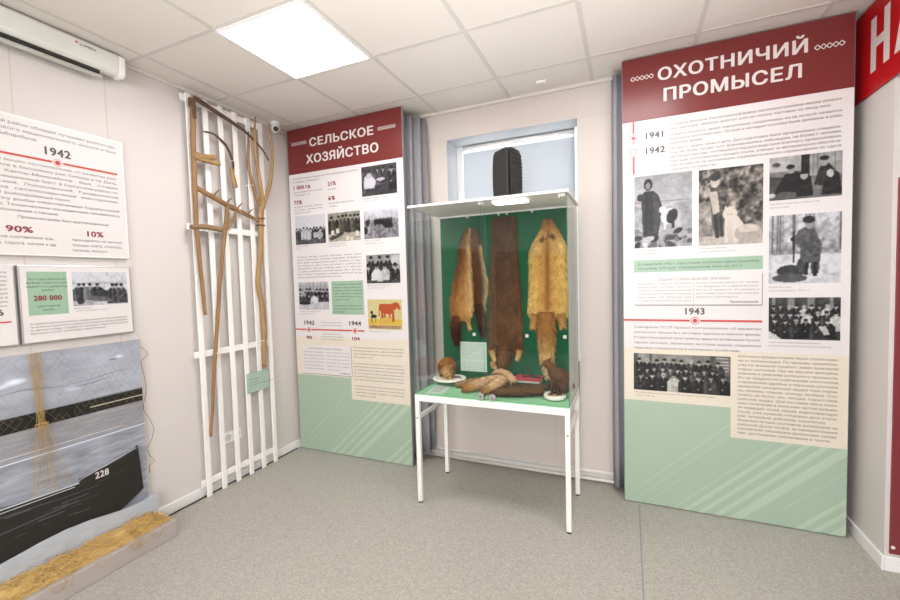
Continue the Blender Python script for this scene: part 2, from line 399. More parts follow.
# ceiling edge angle
t = MB(); t.box((0, YB, H-.022), (.022, 0, H-.0005)); struct(t.build('trim_1', mat('ceiling_angle', 'D9D3CC', .5, .01)))
t = MB(); t.box((.022, -.022, H-.022), (RX, 0, H-.0005)); struct(t.build('trim_2', mat('ceiling_angle_back', 'D9D3CC', .5, .01)))
# faint seams between wall boards: narrow cover strips
t = MB()
for y in (-2.077, -1.665, -.82):
    t.box((0, y-.0025, .08), (.0012, y+.0025, H-.022))
struct(t.build('trim_3', mat('seam_left', 'C9BEB5', .6, .01)))
t = MB(); t.box((0, -.0012, WZ1-.004), (WX0-.02, 0, WZ1)); t.box((WX1+.02, -.0012, WZ1-.004), (RX, 0, WZ1)); t.box((WX1, -.0012, .893), (RX, 0, .897)); t.box((2.30, -.0012, .08), (2.3025, 0, .88))
struct(t.build('trim_4', mat('seam_back', 'C7B9AE', .6, .01)))
# floor seam
struct(MB().box((2.872, -5, 0), (2.880, -.25, .0006)).build('trim_5', mat('floor_weld', '80848A', .5, .02)))
# baseboards
def bb(name, boxes):
    m = MB()
    for a, c in boxes: m.box(a, c)
    return struct(m.build(name, M['base'], bevel=.004))
bb('baseboard_left', [((0, YB, 0), (.013, 0, .073))])
bb('baseboard_back', [((.013, -.013, .003), (RX-.013, 0, .078))])
bb('baseboard_right', [((RX-.013, -.492, 0), (RX, -.013, .075)), ((RX, -.492, 0), (RX+RT, -.479, .075)), ((RX-.013, YB, 0), (RX, -2.3, .075))])
# dark boards and a frame added out of view behind the camera
m = MB(); m.box((.3, YB, 0), (1.9, YB+.05, 2.06)); struct(m.build('rear_reflection_board', M['brown']))  # unseen dark board, added so the case glass reflects dark below its top
m = MB(); m.box((0, -6.4, .08), (.04, -3.3, 2.06)); struct(m.build('side_reflection_board', M['winepanel']))  # unseen board along the left wall, added to darken the glass reflection
m = MB(); m.box((2.06, YB, .9), (2.12, YB+.04, 2.6)); m.box((3.88, YB, .9), (3.94, YB+.04, 2.6)); m.box((2.12, YB, .9), (3.88, YB+.04, .96)); m.box((2.12, YB, 2.54), (3.88, YB+.04, 2.6)); struct(m.build('rear_fill_frame', M['white']))  # made-up frame around the rear fill light

# window: frame, pane, blind
win = thing('window_1', 'bright recessed window with a pale blue roller blind drawn down behind the display case', 'window', (0, 0, 0)); win['kind'] = 'structure'
f = MB(); yf = .215
for a, c in (((WX0, yf, WZ0), (WX0+.06, yf+.06, WZ1)), ((WX1-.06, yf, WZ0), (WX1, yf+.06, WZ1)), ((WX0+.06, yf, WZ0), (WX1-.06, yf+.06, WZ0+.06)), ((WX0+.06, yf, WZ1-.045), (WX1-.06, yf+.06, WZ1)), ((1.95, yf+.005, WZ0+.06), (2.0, yf+.055, WZ1-.06))): f.box(a, c)
f.build('window_frame', M['white'], win, bevel=.006)
f = MB(); f.box((WX0, .001, WZ0), (WX0+.004, yf, WZ1)); f.box((WX1-.004, .001, WZ0), (WX1, yf, WZ1)); f.box((WX0+.004, .001, WZ1-.004), (WX1-.004, yf, WZ1)); f.box((WX0+.004, .001, WZ0), (WX1-.004, yf, WZ0+.004)); f.build('reveal_lining', mat('white_lining', 'C4C8CE', .4, .01), win)
MB().box((WX0+.06, yf+.025, WZ0+.06), (WX1-.06, yf+.031, WZ1-.045)).build('pane', M['glass'], win)
bl = MB(); bl.box((1.532, .185, .93), (2.456, .186, 2.580)); bl.build('blind_cloth', M['blind'], win)
bl = MB(); bl.tube([(1.53, .205, 2.628), (2.465, .205, 2.628)], .012, 14); bl.build('blind_roller', M['white'], win, smooth=True)
bl = MB(); bl.box((2.468, -.006, .92), (2.486, .004, 2.585)); bl.build('blind_guide', M['white'], win)
bl = MB(); bl.box((2.464, -.016, .885), (2.494, .004, .955)); bl.build('guide_end_cap', M['white'], win, bevel=.004)
bl = MB(); bl.tube([(2.480, -.008, .885), (2.481, -.006, .70), (2.478, -.006, .62)], .0025, 5); bl.build('blind_cord', M['inks'], win)

# ------------------------------------------------------------------ ceiling lights
def ceiling_light(cx, cy, label):
    t = thing('ceiling_light', label, 'light', (cx, cy, H-.012), 0)
    f = MB(); s = .2935
    for a, c in (((-s, -s, -.002), (s, -s+.012, .012)), ((-s, s-.012, -.002), (s, s, .012)), ((-s, -s+.012, -.002), (-s+.012, s-.012, .012)), ((s-.012, -s+.012, -.002), (s, s-.012, .012))): f.box(a, c)
    f.build('frame', M['white'], t)
    MB().box((-s+.012, -s+.012, 0), (s-.012, s-.012, .006)).build('diffuser', M['lamp'], t)
ceiling_light(X0+.9, Y0-.9, 'square white glowing panel light in the tiled ceiling')
for (i, j, n) in ((4, 1, 'square panel light in the ceiling in front of the hunting banner'), (4, 4, 'square panel light in the ceiling straight above the camera'), (1, 7, 'square panel light in the ceiling at the far rear left of the room'), (4, 7, 'square panel light in the ceiling at the far rear right of the room'), (8, 4, 'square panel light in the side room ceiling')):
    ceiling_light(X0+.6*i+.3, Y0-.6*j-.3, n)
tag(MB().box((2.235, -.196, H-.016), (2.305, -.17, H)).build('sensor_box', M['white'], bevel=.004), 'small white plastic box on the ceiling above the window', 'sensor')

# ------------------------------------------------------------------ exhibition banners
def ornament(mb, x0, x1, z, n, y):
    w_ = (x1-x0)/n
    for k in range(n):
        cx = x0+w_*(k+.5); a = w_*.5; h_ = .0135
        for s_ in (1, -1):
            pts = [(cx-a, z), (cx, z+h_*s_), (cx+a, z)]
            for p, q_ in zip(pts[:-1], pts[1:]):
                dx, dz = q_[0]-p[0], q_[1]-p[1]; l = sqrt(dx*dx+dz*dz); nx, nz_ = -dz/l*.0022, dx/l*.0022
                mb.add([(p[0]+nx, y, p[1]+nz_), (p[0]-nx, y, p[1]-nz_), (q_[0]-nx, y, q_[1]-nz_), (q_[0]+nx, y, q_[1]+nz_)], [(0, 1, 2, 3)])
def clip(poly, x0, x1, z0, z1):
    for ax, v, sg in ((0, x0, 1), (0, x1, -1), (1, z0, 1), (1, z1, -1)):
        out = []
        for i in range(len(poly)):
            a, c = poly[i], poly[(i+1) % len(poly)]; da = (a[ax]-v)*sg; dc = (c[ax]-v)*sg
            if da >= 0: out.append(a)
            if da*dc < 0: t_ = da/(da-dc); out.append((a[0]+(c[0]-a[0])*t_, a[1]+(c[1]-a[1])*t_))
        poly = out
        if not poly: return []
    return poly
def stripes(mb, W, bands, y, k=.945):
    for u0, u1, za, zb in bands:
        p = clip([(u0+za/k, za), (u1+za/k, za), (u1+zb/k, zb), (u0+zb/k, zb)], .002, W-.002, .004, .72)
        if len(p) > 2: mb.poly(p, y)
W2 = 1.150
BANDS = [(.040, .046, .004, .62), (-.03, -.022, .05, .64), (.118, .123, .004, .2), (.281, .288, 0, .5), (.339, .372, 0, .55), (.420, .453, 0, .55), (.503, .540, 0, .55), (.585, .650, 0, .55), (.745, .750, .1, .5), (.909, .942, 0, .55), (.985, 1.020, 0, .55), (1.065, 1.120, 0, .55)]
def banner(loc, label, W, edge_label=None):
    t = thing('exhibition_banner', label, 'information stand', loc)
    mb = MB(); mb.box((0, 0, .004), (W, .03, 2.872)); mb.build('board', M['greyedge'], t, bevel=.003)
    mb = MB(); mb.rect(.003, 1.03, W-.003, 2.48, -.0004); mb.build('white_field', M['paper'], t)
    mb = MB(); mb.rect(.003, .006, W-.003, .72, -.0004); mb.build('green_field', M['mint'], t)
    mb = MB(); stripes(mb, W, BANDS, -.0008); mb.build('diagonal_stripes', M['mint2'], t)
    mb = MB(); mb.rect(.003, 2.48, W-.003, 2.869, -.0006); mb.build('header', M['wine'], t)
    mb = MB(); mb.poly([(.003, .690), (.598, .690), (.598, .506), (W-.003, .506), (W-.003, 1.034), (.003, 1.034)], -.0012); mb.build('cream_field', M['cream'], t)
    return t
LY = -.0018
def dot(x, z, parent, r=.019, hollow=False):
    mb = MB(); mb.disc(x, z, r*1.35, LY-.0005); mb.build('dot_ground', M['paper'], parent)
    mb = MB(); mb.ring(x, z, r*.92, r*1.12, LY-.0010)
    if not hollow: mb.disc(x, z, r*.62, LY-.0010)
    mb.build('timeline_dot', M['line'], parent)

def groups(lines):
    out = [[]]; st = [0]
    for k, t_ in enumerate(lines):
        if t_ == '':
            if out[-1]: out.append([]); st.append(k+1)
            else: st[-1] = k+1
            continue
        out[-1].append(t_)
        if t_.endswith('|') and len(out[-1]) > 1 and k+1 < len(lines): out.append([]); st.append(k+1)
    return [(o, k) for o, k in zip(out, st) if o]
def P(parent, lines, x0, x1, z, lead, cap, y=LY, m='inks', name='paragraph', **kw):
    for g_, k in groups(lines): textpart(name, M[m], parent, lambda m_: para(m_, g_, x0, x1, z-k*lead, lead, cap, y, **kw))
# --- right banner
B2 = banner((2.787, -.226, 0), 'tall museum banner headed ОХОТНИЧИЙ ПРОМЫСЕЛ with hunting photographs, standing beside the right wall', W2)
textpart('heading', M['inkw'], B2, lambda m_: line(m_, 'ОХОТНИЧИЙ', 2.708, .073, LY, .203, .957, 'b')); textpart('heading', M['inkw'], B2, lambda m_: line(m_, 'ПРОМЫСЕЛ', 2.578, .075, LY, .232, .932, 'b'))
for a_ in ((.052, .183, 2.745), (.975, 1.105, 2.722)): mb = MB(); ornament(mb, *a_, 5, LY); mb.build('ornament', M['inkw'], B2)
for a_ in ((2.345, 2.48), (2.15, 2.262)): mb = MB(); mb.rect(.061, a_[0], .073, a_[1], LY); mb.build('timeline', M['line'], B2)
dot(.067, 2.378, B2); dot(.067, 2.290, B2, hollow=True)
textpart('year', M['ink'], B2, lambda m_: line(m_, '1941', 2.362, .040, LY, .128, .248, 'b'))
textpart('year', M['ink'], B2, lambda m_: line(m_, '1942', 2.268, .040, LY, .128, .248, 'b'))
T = ['В период Великой Отечественной войны заготовка пушнины имела оборон-', 'ное значение. «Мягкое золото» шло на оплату поставок по ленд-лизу.|']
T2 = ['Добыча пушного зверя значительно сократилась из-за острой нехватки', 'рабочих в охотхозяйствах. Лучшие и молодые охотники были призваны в ряды', 'Красной армии.|']
T3 = ['Их место заняли жёны и дети. Для подготовки было организовано специаль-', 'ное обучение. Кроме того, формировались небольшие, не более 5 человек,', 'школьные бригады, охотившиеся под руководством опытного промысловика.', 'Бригадир контролировал процесс охоты, отвечал за материальное обеспече-', 'ние промысла, за организацию социалистического соревнования по сдаче', 'пушнины государству.|']
P(B2, T, .274, 1.099, 2.424, .0268, .0145); P(B2, T2, .274, 1.099, 2.362, .0262, .0145); P(B2, T3, .274, 1.099, 2.277, .0254, .0145)
# photographs
p = Pic(90, 124, .8, 1); p.grad(0, .45, .62, .78); p.noise(.08, 4); p.rect(0, .36, 1, .375, .5, .6)
p.poly([(0, .42), (.5, .46), (1, .36), (1, 1), (0, 1)], .66); p.noise(.16, 9, (0, .42, 1, 1))
for k in range(36): x = p.r.random(); y = .76+.22*p.r.random(); p.ell(x, y, .09, .035, .12+.75*p.r.random(), p.r.random()*2-1)
p.poly([(.13, .27), (.20, .215), (.34, .215), (.43, .28), (.50, .46), (.46, .66), (.42, .84), (.16, .84), (.14, .5)], .17); p.poly([(.33, .25), (.42, .3), (.47, .46), (.42, .8), (.34, .8)], .27); p.poly([(.2, .24), (.27, .22), (.24, .8), (.18, .8)], .11); p.ell(.25, .13, .075, .08, .14); p.ell(.25, .15, .045, .045, .55)
p.rect(.155, .28, .175, .84, .25); p.ell(.12, .30, .07, .05, .2); p.ell(.40, .45, .05, .08, .3)
p.ell(.60, .58, .13, .11, .95, .3); p.ell(.50, .49, .06, .05, .9); p.ell(.66, .58, .09, .1, .12, .4); p.poly([(.52, .62), (.56, .62), (.55, .76), (.52, .76)], .92); p.poly([(.66, .62), (.70, .62), (.7, .74), (.66, .74)], .1)
photo('photo', p.rgb((1, 1, 1.02)), .070, 1.679, .393, 2.134, LY, B2, 'grey photograph of a hunter in a long coat with a spotted dog on snow')
p = Pic(96, 124, .42, 2); p.noise(.55, 12); p.noise(.25, 24)
p.poly([(0, .45), (.1, .4), (.28, .45), (.4, .8), (1, .9), (1, 1), (0, 1)], .75, .5); p.rect(0, .88, 1, 1, .82, .8); p.noise(.1, 20, (0, .85, 1, 1))
p.poly([(.18, .30), (.33, .28), (.38, .5), (.4, .86), (.3, .9), (.22, .75)], .35); p.poly([(.16, .3), (.3, .3), (.34, .56), (.24, .6)], .78); p.ell(.26, .17, .07, .08, .8); p.ell(.26, .11, .09, .05, .25); p.ell(.14, .30, .05, .06, .7)
p.poly([(.24, .6), (.3, .6), (.33, .9), (.27, .9)], .2); p.poly([(.33, .6), (.37, .6), (.4, .88), (.36, .9)], .22)
p.ell(.5, .6, .11, .09, .94); p.poly([(.425, .485), (.46, .53), (.41, .56)], .86); p.poly([(.565, .485), (.58, .55), (.53, .53)], .86); p.ell(.495, .66, .05, .035, .82); p.ell(.49, .675, .02, .014, .25); p.poly([(.42, .62), (.6, .62), (.75, .78), (.6, .97), (.42, .97)], .95); p.ell(.78, .86, .21, .12, .72); p.ell(.525, .605, .011, .009, .3); p.ell(.465, .605, .010, .009, .3); p.poly([(.44, .72), (.52, .70), (.56, .97), (.47, .97)], .84); p.ell(.78, .80, .16, .05, .84)
photo('photo', p.rgb((1.0, .95, .9)), .428, 1.675, .750, 2.130, LY, B2, 'sepia photograph of a hunter with a large pale dog before trees')
p = Pic(96, 72, .5, 3); p.rect(0, 0, .45, .35, .72); p.rect(.45, 0, .56, .5, .15); p.rect(.56, 0, 1, .5, .66); p.noise(.08, 10)
for x in (.6, .67, .75, .9): p.rect(x, 0, x+.01, .5, .45)
p.ell(.1, .18, .06, .05, .35); p.poly([(0, .45), (.4, .5), (.45, 1), (0, 1)], .3); p.rect(0, .8, 1, 1, .42, .7)
p.poly([(0, .95), (.06, .86), (.22, .42), (.36, .34), (.45, .42), (.42, .85), (.18, .8)], .1); p.ell(.31, .32, .06, .09, .6); p.ell(.30, .25, .06, .05, .15)
p.poly([(.38, .95), (.42, .5), (.50, .38), (.58, .5), (.62, .95)], .13); p.ell(.49, .48, .05, .09, .72); p.ell(.5, .4, .06, .05, .12)
p.poly([(.62, .7), (.7, .32), (.82, .25), (.9, .4), (.9, .8)], .2); p.ell(.76, .22, .05, .09, .64); p.ell(.76, .13, .06, .05, .12)
p.poly([(.72, .95), (.78, .5), (.86, .36), (.96, .5), (1, .95)], .15); p.ell(.84, .48, .05, .09, .76); p.ell(.04, .88, .05, .05, .8); p.noise(.06, 22)
photo('photo', p.rgb(), .779, 1.912, 1.103, 2.154, LY, B2, 'grey photograph of four people leaning over a table')
p = Pic(90, 106, .78, 4); p.grad(0, .6, .82, .6); p.noise(.3, 16, (0, 0, 1, .6))
for k in range(16):
    x = p.r.random(); p.rect(x, 0, x+.012+.015*p.r.random(), .5+.15*p.r.random(), .25+.3*p.r.random(), .7)
p.rect(0, .58, 1, 1, .86, .9); p.noise(.2, 14, (0, .58, 1, 1))
p.poly([(.42, .24), (.5, .2), (.64, .22), (.74, .45), (.70, .86), (.6, .86), (.58, .68), (.52, .86), (.46, .82), (.44, .5), (.34, .38)], .36); p.noise(.15, 22, (.4, .22, .74, .86))
p.ell(.56, .15, .055, .075, .62); p.ell(.56, .09, .085, .05, .16); p.rect(.35, .25, .37, .7, .12); p.ell(.34, .36, .03, .03, .1); p.poly([(.52, .7), (.57, .7), (.55, .88), (.5, .88)], .15); p.poly([(.62, .7), (.68, .7), (.68, .9), (.62, .9)], .15)
p.ell(.32, .82, .2, .09, .25); p.ell(.45, .74, .05, .1, .3); p.ell(.3, .92, .25, .06, .35)
photo('photo', p.rgb((1, 1, 1.03)), .780, 1.437, 1.105, 1.826, LY, B2, 'grey photograph of a hunter with a rifle in a birch wood')
p = Pic(100, 76, .25, 5); p.grad(0, .3, .35, .2)
for x in (.05, .28, .32, .55, .6, .85): p.rect(x, 0, x+.05, .28, .55)
p.group(.02, .98, .18, .40, 9, .15); p.group(0, 1, .34, .45, 8, .14); p.group(.03, .9, .52, .45, 6, .13); p.poly([(0, 1), (0, .8), (.12, .9), (.2, 1)], .85); p.poly([(.7, .68), (.8, .66), (.86, .86), (.78, .88)], .75); p.noise(.08, 26); p.noise(.05, 8)
photo('photo', p.rgb(), .782, 1.115, 1.107, 1.356, LY, B2, 'grey group photograph of people seated in rows')
p = Pic(140, 66, .35, 6); p.rect(.2, 0, .62, .25, .6); p.rect(.05, 0, .18, .3, .6); p.rect(.85, 0, 1, .5, .45); p.rect(.62, 0, .8, .25, .55)
for y in (.05, .13, .21, .29, .37): p.rect(.86, y, .98, y+.03, .75)
p.group(.02, .92, .14, .5, 10, .16); p.group(.1, .86, .36, .45, 9, .18); p.group(.02, .98, .52, .55, 8, .14); p.noise(.08, 30)
photo('photo', p.rgb((1, .985, .95)), .061, .760, .596, 1.000, LY-.0004, B2, 'wide sepia group photograph of hunters in three rows')
mb = MB(); mb.rect(.066, 1.524, .752, 1.602, LY); mb.build('green_box', M['mintdk'], B2)
P(B2, ['В I квартале 1942 г. сургутские охотники сдали пушнины', 'на сумму 9270 руб., перевыполнив план на 556 %.|'], .090, .735, 1.568, .0265, .0145, LY-.0005, sx=1.2, m='ink', name='green_box_text')
mb = MB(); mb.rect(.069, 1.310, .752, 1.501, LY); mb.build('clipping_edge', M['inkg'], B2)
mb = MB(); mb.rect(.066, 1.316, .748, 1.504, LY-.0004); mb.build('clipping', M['paper'], B2)
def clp(mb):
    y = LY-.0009
    line(mb, 'ЗАДАЧИ СТРАНЫ ВАЖНЕЕ ПРИЧИНЫ', 1.467, .0165, y, .205, .590, 'r')
    para(mb, ['Находясь в тайге на промысле', 'пушного зверя, охотники Сургутско-', 'го района с большим воодушевлением', 'встретили весть успешному заверше-', 'ния октября. Тов. Петров Д. сдал', '17 квартала выполнил на 150 проц.'], .085, .390, 1.445, .0215, .010, y)
    para(mb, ['Лосева, Петрова сделали 300, Четвер-', 'тков Медведев 150 и Дмитриев Кузь-', 'мин на 160 процентов. Они уверяли в', 'дни Октября ещё с большей энергией', 'продолжать свой промысел.|'], .412, .735, 1.445, .0215, .010, y)
    line(mb, 'Промоховецкий.', 1.328, .012, y, .59, .735, 'b')
    mb.rect(.4, 1.33, .4015, 1.455, y)
textpart('clipping_text', M['inkg'], B2, clp)
textpart('year', M['ink'], B2, lambda m_: line(m_, '1943', 1.256, .040, LY, .346, .465, 'b'))
mb = MB(); mb.rect(.003, 1.2105, .752, 1.2225, LY); mb.build('timeline', M['line'], B2); dot(.409, 1.2165, B2, .021)
P(B2, ['Совнарком СССР принял постановление «О развитии', 'охотничьего промысла и заготовке пушнины в военное время».', 'В Сургутском районе были приняты меры по активизации бухгал-', 'терских заготовок: увеличению заготовок шкурок, сохранению', 'кадровых специалистов в охотничьих хозяйствах.|'], .062, .748, 1.165, .0335, .0145, LY, sx=1.2, m='inks', name='paragraph')
TB = ['Охотники-промысловики были освобожде-', 'ны от мобилизации. По призыву правитель-', 'ства на промысел пушного зверя привлекли', 'старых охотников. Они же обучали молодёжь', 'знаниям и умениям успешного промысла.|', 'Из-за трудности снабжения охотников', 'снаряжением (дробью и порохом) охотники', 'применяли самодельные орудия лова (черка-', 'ны, капканы, плашки, слопцы, кулёмы). Охо-', 'тились на белок, лис, песцов, горностаев,', 'соболей, выдру. Для поставки мяса воен-', 'ным госпиталям и воинским частям добыва-', 'ли медведей, лосей, зайцев, водоплавающую', '(гусей, уток, куликов) и боровую дичь (глуха-', 'рей, тетеревов, рябчиков, куропаток).|', 'Фамилии лучших охотников размещали на', 'районной Доске почёта, за перевыполнение', 'показателей награждали денежными преми-', 'ями, достижения публиковали в газете.|']
P(B2, TB, .632, 1.103, 1.000, .0258, .0145, LY, sx=1.15, m='inks', name='paragraph')
def caps2():
    c = .0095
    for x, z, a, b_ in ((.070, 1.658, 'Охотник с собакой.', ' Сургутский район, 1940-е гг.'), (.428, 1.655, 'Охотник с добычей.', ' Сургутский район, 1940-е гг.'), (.780, 1.888, 'Приёмка пушнины в областной', 'заготконторе.'), (.780, 1.412, 'Юный охотник.', 'Сургутский район, 1940-е гг.'), (.782, 1.092, 'Слёт охотников-промысловиков', 'и лучших охотников Сургутского района.'), (.061, .740, 'Участники окружного совещания по заготовке пушного зверя.', 'г. Сургут, 1943 год.')):
        textpart('caption', M['inkg'], B2, lambda m_: (put(m_, a, x, z, c, LY, 'r', 1.15), put(m_, b_, x, z-.02, c, LY, 'r', 1.1)))
caps2()

# --- left banner
W1 = 1.172
B1 = banner((.030, -.268, 0), 'tall museum banner headed СЕЛЬСКОЕ ХОЗЯЙСТВО with farm photographs, standing in the left corner', W1)
textpart('heading', M['inkw'], B1, lambda m_: line(m_, 'СЕЛЬСКОЕ', 2.698, .069, LY, .247, .915, 'b')); textpart('heading', M['inkw'], B1, lambda m_: line(m_, 'ХОЗЯЙСТВО', 2.556, .073, LY, .209, .957, 'b'))
for a_ in ((.050, .218, 2.742), (.948, 1.112, 2.733)): mb = MB(); ornament(mb, *a_, 7, LY); mb.build('ornament', M['inkw'], B1)
P(B1, ['Основные посевные площади в колхозах приходились на зерновые', 'из площадей посевов района:|'], .048, .746, 2.432, .028, .013, LY, m='inks', name='paragraph')
textpart('figure', M['inkr'], B1, lambda m_: line(m_, '1 000 га', 2.345, .034, LY, .044, .243, 'b'))
textpart('figure', M['inkr'], B1, lambda m_: line(m_, '21%', 2.339, .034, LY, .430, .518, 'b'))
textpart('figure', M['inkr'], B1, lambda m_: line(m_, '73%', 2.216, .034, LY, .048, .143, 'b'))
textpart('figure', M['inkr'], B1, lambda m_: line(m_, '6%', 2.218, .034, LY, .430, .505, 'b'))
P(B1, ['общая площадь посевов зерновых', 'на полях района, 1942.|'], .048, .370, 2.315, .026, .011); P(B1, ['картофель|'], .43, .7, 2.305, .026, .011)
P(B1, ['зерновые культуры: пшеница,', 'из которых занимала рожь,', 'ячмень, овёс и другие.|'], .048, .370, 2.186, .026, .011); P(B1, ['прочие культуры: капуста,', 'лук и репа.|'], .43, .70, 2.186, .026, .011)
P(B1, ['Посевные площади сельских населённых пунктов увели-', 'чены и обеспечены посевным материалом. Урожайность', 'была прямо пропорциональна выпасу, несмотря на трудо-', 'вые повинности работ в лесу, на сплаве и в рыбной про-', 'мышленности, сельское хозяйство имело в 70 веточного', 'го подвоза обеспечило население хлебом 1942 г. Для при-', 'вития овощей и картофеля семенами обеспечили из-под', 'колхозов сельскохозяйственных артелей 15 колхозов.|'], .057, .749, 1.742, .0258, .0115)
p = Pic(72, 56, .35, 11); p.noise(.3, 8); p.rect(0, 0, 1, .2, .3); p.poly([(.1, 1), (.25, .7), (.7, .65), (1, .95), (1, 1)], .28)
for x, y, hh, cc in ((.22, .15, .6, .75), (.47, .08, .5, .3), (.62, .1, .5, .25), (.85, .1, .75, .15)): p.person(x, y, hh, .6, cc)
p.ell(.25, .55, .16, .18, .9); p.ell(.55, .48, .12, .05, .85); p.noise(.14, 24)
photo('photo', p.rgb((.98, .96, 1.02)), .777, 2.211, 1.110, 2.450, LY, B1, 'grey photograph of people sorting potatoes')
p = Pic(72, 56, .9, 12); p.grad(0, .48, .95, .9); p.rect(0, .48, 1, 1, .35); p.noise(.2, 14, (0, .5, 1, 1)); p.group(.0, 1, .42, .42, 9, .2); p.poly([(.6, .6), (.9, .62), (.9, .78), (.6, .8)], .75); p.rect(.62, .42, .64, .6, .3); p.rect(0, .82, 1, 1, .4, .6); p.noise(.1, 24)
photo('photo', p.rgb((.98, .98, 1.02)), .052, 1.858, .387, 2.110, LY, B1, 'grey photograph of farm workers under a pale sky')
p = Pic(72, 56, .6, 13); p.rect(0, 0, 1, .35, .62); p.rect(0, .6, 1, 1, .72); p.noise(.12, 12); p.group(.05, 1, .12, .6, 8, .25)
for x, y in ((.1, .6), (.25, .55), (.55, .82), (.68, .85), (.85, .68)): p.rect(x, y, x+.1, y+.17, .93); p.rect(x, y+.17, x+.1, y+.2, .2)
p.poly([(.02, .85), (.45, .72), (.5, .76), (.1, .95)], .3); p.noise(.08, 24)
photo('photo', p.rgb((1, .97, .9)), .416, 1.862, .748, 2.105, LY, B1, 'sepia photograph of farm workers with sacks')
p = Pic(72, 56, .8, 14); p.grad(0, .4, .92, .7); p.rect(0, .35, 1, 1, .55); p.noise(.25, 18, (0, .35, 1, 1)); p.noise(.12, 6)
for x in (.12, .36, .46, .55, .66, .76): p.ell(x, .42, .06, .13, .2, .3); p.ell(x, .30, .025, .04, .75)
p.ell(.7, .55, .14, .12, .15); p.ell(.05, .7, .06, .13, .15); p.noise(.1, 26)
photo('photo', p.rgb((.99, .98, 1.03)), .785, 1.864, 1.112, 2.095, LY, B1, 'grey photograph of people working in a field')
p = Pic(72, 54, .62, 15); p.rect(.75, .05, 1, .35, .8); p.noise(.06, 6)
for x in (.15, .41, .65): p.person(x, .06, .75, .45, .15)
for x, c in ((.06, .13), (.32, .88), (.56, .75), (.86, .14)): p.person(x, .32, .9, .5, c)
p.rect(0, .88, 1, 1, .3); p.ell(.4, .9, .1, .03, .8); p.noise(.05, 26)
photo('photo', p.rgb(), .794, 1.497, 1.112, 1.731, LY, B1, 'grey portrait photograph of seven people in two rows')
p = Pic(70, 60, .7, 16); p.grad(0, .35, .82, .65); 
for x in np.linspace(0, 1, 9): p.rect(x, 0, x+.01, .35, .5)
p.group(0, 1, .25, .5, 9, .15); p.group(.0, 1, .42, .45, 7, .22); p.poly([(0, .8), (.3, .72), (1, .72), (1, 1), (0, 1)], .8); p.ell(.55, .66, .1, .14, .9); p.ell(.2, .76, .2, .06, .12); p.noise(.08, 24)
photo('photo', p.rgb((.99, .99, 1.02)), .060, 1.278, .394, 1.523, LY, B1, 'grey photograph of a crowd before a wooden house')
mb = MB(); mb.rect(.425, 1.238, .755, 1.524, LY); mb.build('green_box', M['mintdk'], B1)
P(B1, ['Часто урожаи снегопадом', 'убивали заморозками, при-', 'нуждённо снимали заранее', 'хлеба, работая в студёную', 'Ханты-Мансийского окру-', 'га трудом людей.|', '', '1943 перевели колхозы лег-', 'комую победительно на мя-', 'со поставок.|'], .442, .742, 1.490, .0262, .0125, LY-.0005, m='ink', name='green_box_text')
# small farm poster
q = Pic(76, 58, .9, 17); A = q.rgb((.93*1.06, .89*1.04, .66)); 
def pm(fn, col):
    global A
    t_ = Pic(76, 58, 0, 1); fn(t_); k = t_.a[..., None]; A = A*(1-k)+np.array(lin_s(col))*k
def lin_s(c): return [int(c[i:i+2], 16)/255 for i in (0, 2, 4)]
pm(lambda t_: t_.poly([(0, .66), (1, .66), (1, .85), (0, .85)], 1), 'EAC24E'); pm(lambda t_: [t_.rect(.36, .55, .7, .8, .7)], 'DDB25A')
pm(lambda t_: [t_.poly([(.36, .16), (.72, .15), (.78, .30), (.74, .46), (.62, .50), (.40, .44), (.34, .3)], 1), t_.poly([(.70, .16), (.80, .10), (.90, .12), (.97, .30), (.91, .36), (.86, .28), (.78, .38)], 1), t_.poly([(.34, .18), (.37, .2), (.35, .55), (.32, .55)], 1), t_.rect(.48, .4, .53, .60, 1), t_.rect(.40, .4, .46, .62, 1), t_.rect(.71, .4, .77, .74, 1), t_.rect(.63, .42, .67, .62, 1)], 'C2562B')
pm(lambda t_: [t_.ell(.18, .56, .09, .06, 1), t_.rect(.11, .58, .13, .78, 1), t_.rect(.22, .58, .24, .78, 1), t_.ell(.12, .44, .04, .06, 1)], '35332C')
pm(lambda t_: [t_.rect(.04, .87, .96, .88, .5)], 'C86A30')
A += (q.r.random(A.shape[:2])[..., None]-.5)*.06
photo('poster', A, .792, 1.117, 1.117, 1.364, LY, B1, 'small yellow farm poster with a red brown cow and a dark calf')
textpart('poster_text', M['inkr'], B1, lambda m_: line(m_, 'КОРОВЫ И БЛАГОСТЬ КОЛХОЗУ', 1.126, .022, LY-.0005, .806, 1.103, 'b'))
textpart('year', M['ink'], B1, lambda m_: line(m_, '1942', 1.143, .038, LY, .098, .225, 'b'))
textpart('year', M['ink'], B1, lambda m_: line(m_, '1944', 1.145, .038, LY, .588, .722, 'b'))
textpart('figure', M['inkr'], B1, lambda m_: line(m_, '90', 1.014, .030, LY, .128, .190, 'b'))
textpart('figure', M['inkr'], B1, lambda m_: line(m_, '104', 1.018, .030, LY, .615, .702, 'b'))
mb = MB(); mb.rect(.003, 1.0935, .751, 1.1055, LY); mb.build('timeline', M['line'], B1); dot(.158, 1.0985, B1, .02); dot(.655, 1.0985, B1, .02)
textpart('timeline_text', M['inkg'], B1, lambda m_: [line(m_, t_, z_, .0115, LY, cx=.41) for t_, z_ in (('В Сургутском районе было', 1.160), ('животноводческих ферм:', 1.135), ('из них коневодческих 29,', 1.060), ('свиноводческих 26, овцевод-', 1.036), ('ческих 21, звероводческих 6', 1.012))])
mb = MB(); mb.rect(.072, .699, .611, .958, LY-.0002); mb.build('clipping_edge', M['inkg'], B1)
mb = MB(); mb.rect(.068, .704, .606, .963, LY-.0004); mb.build('clipping', M['paper'], B1)
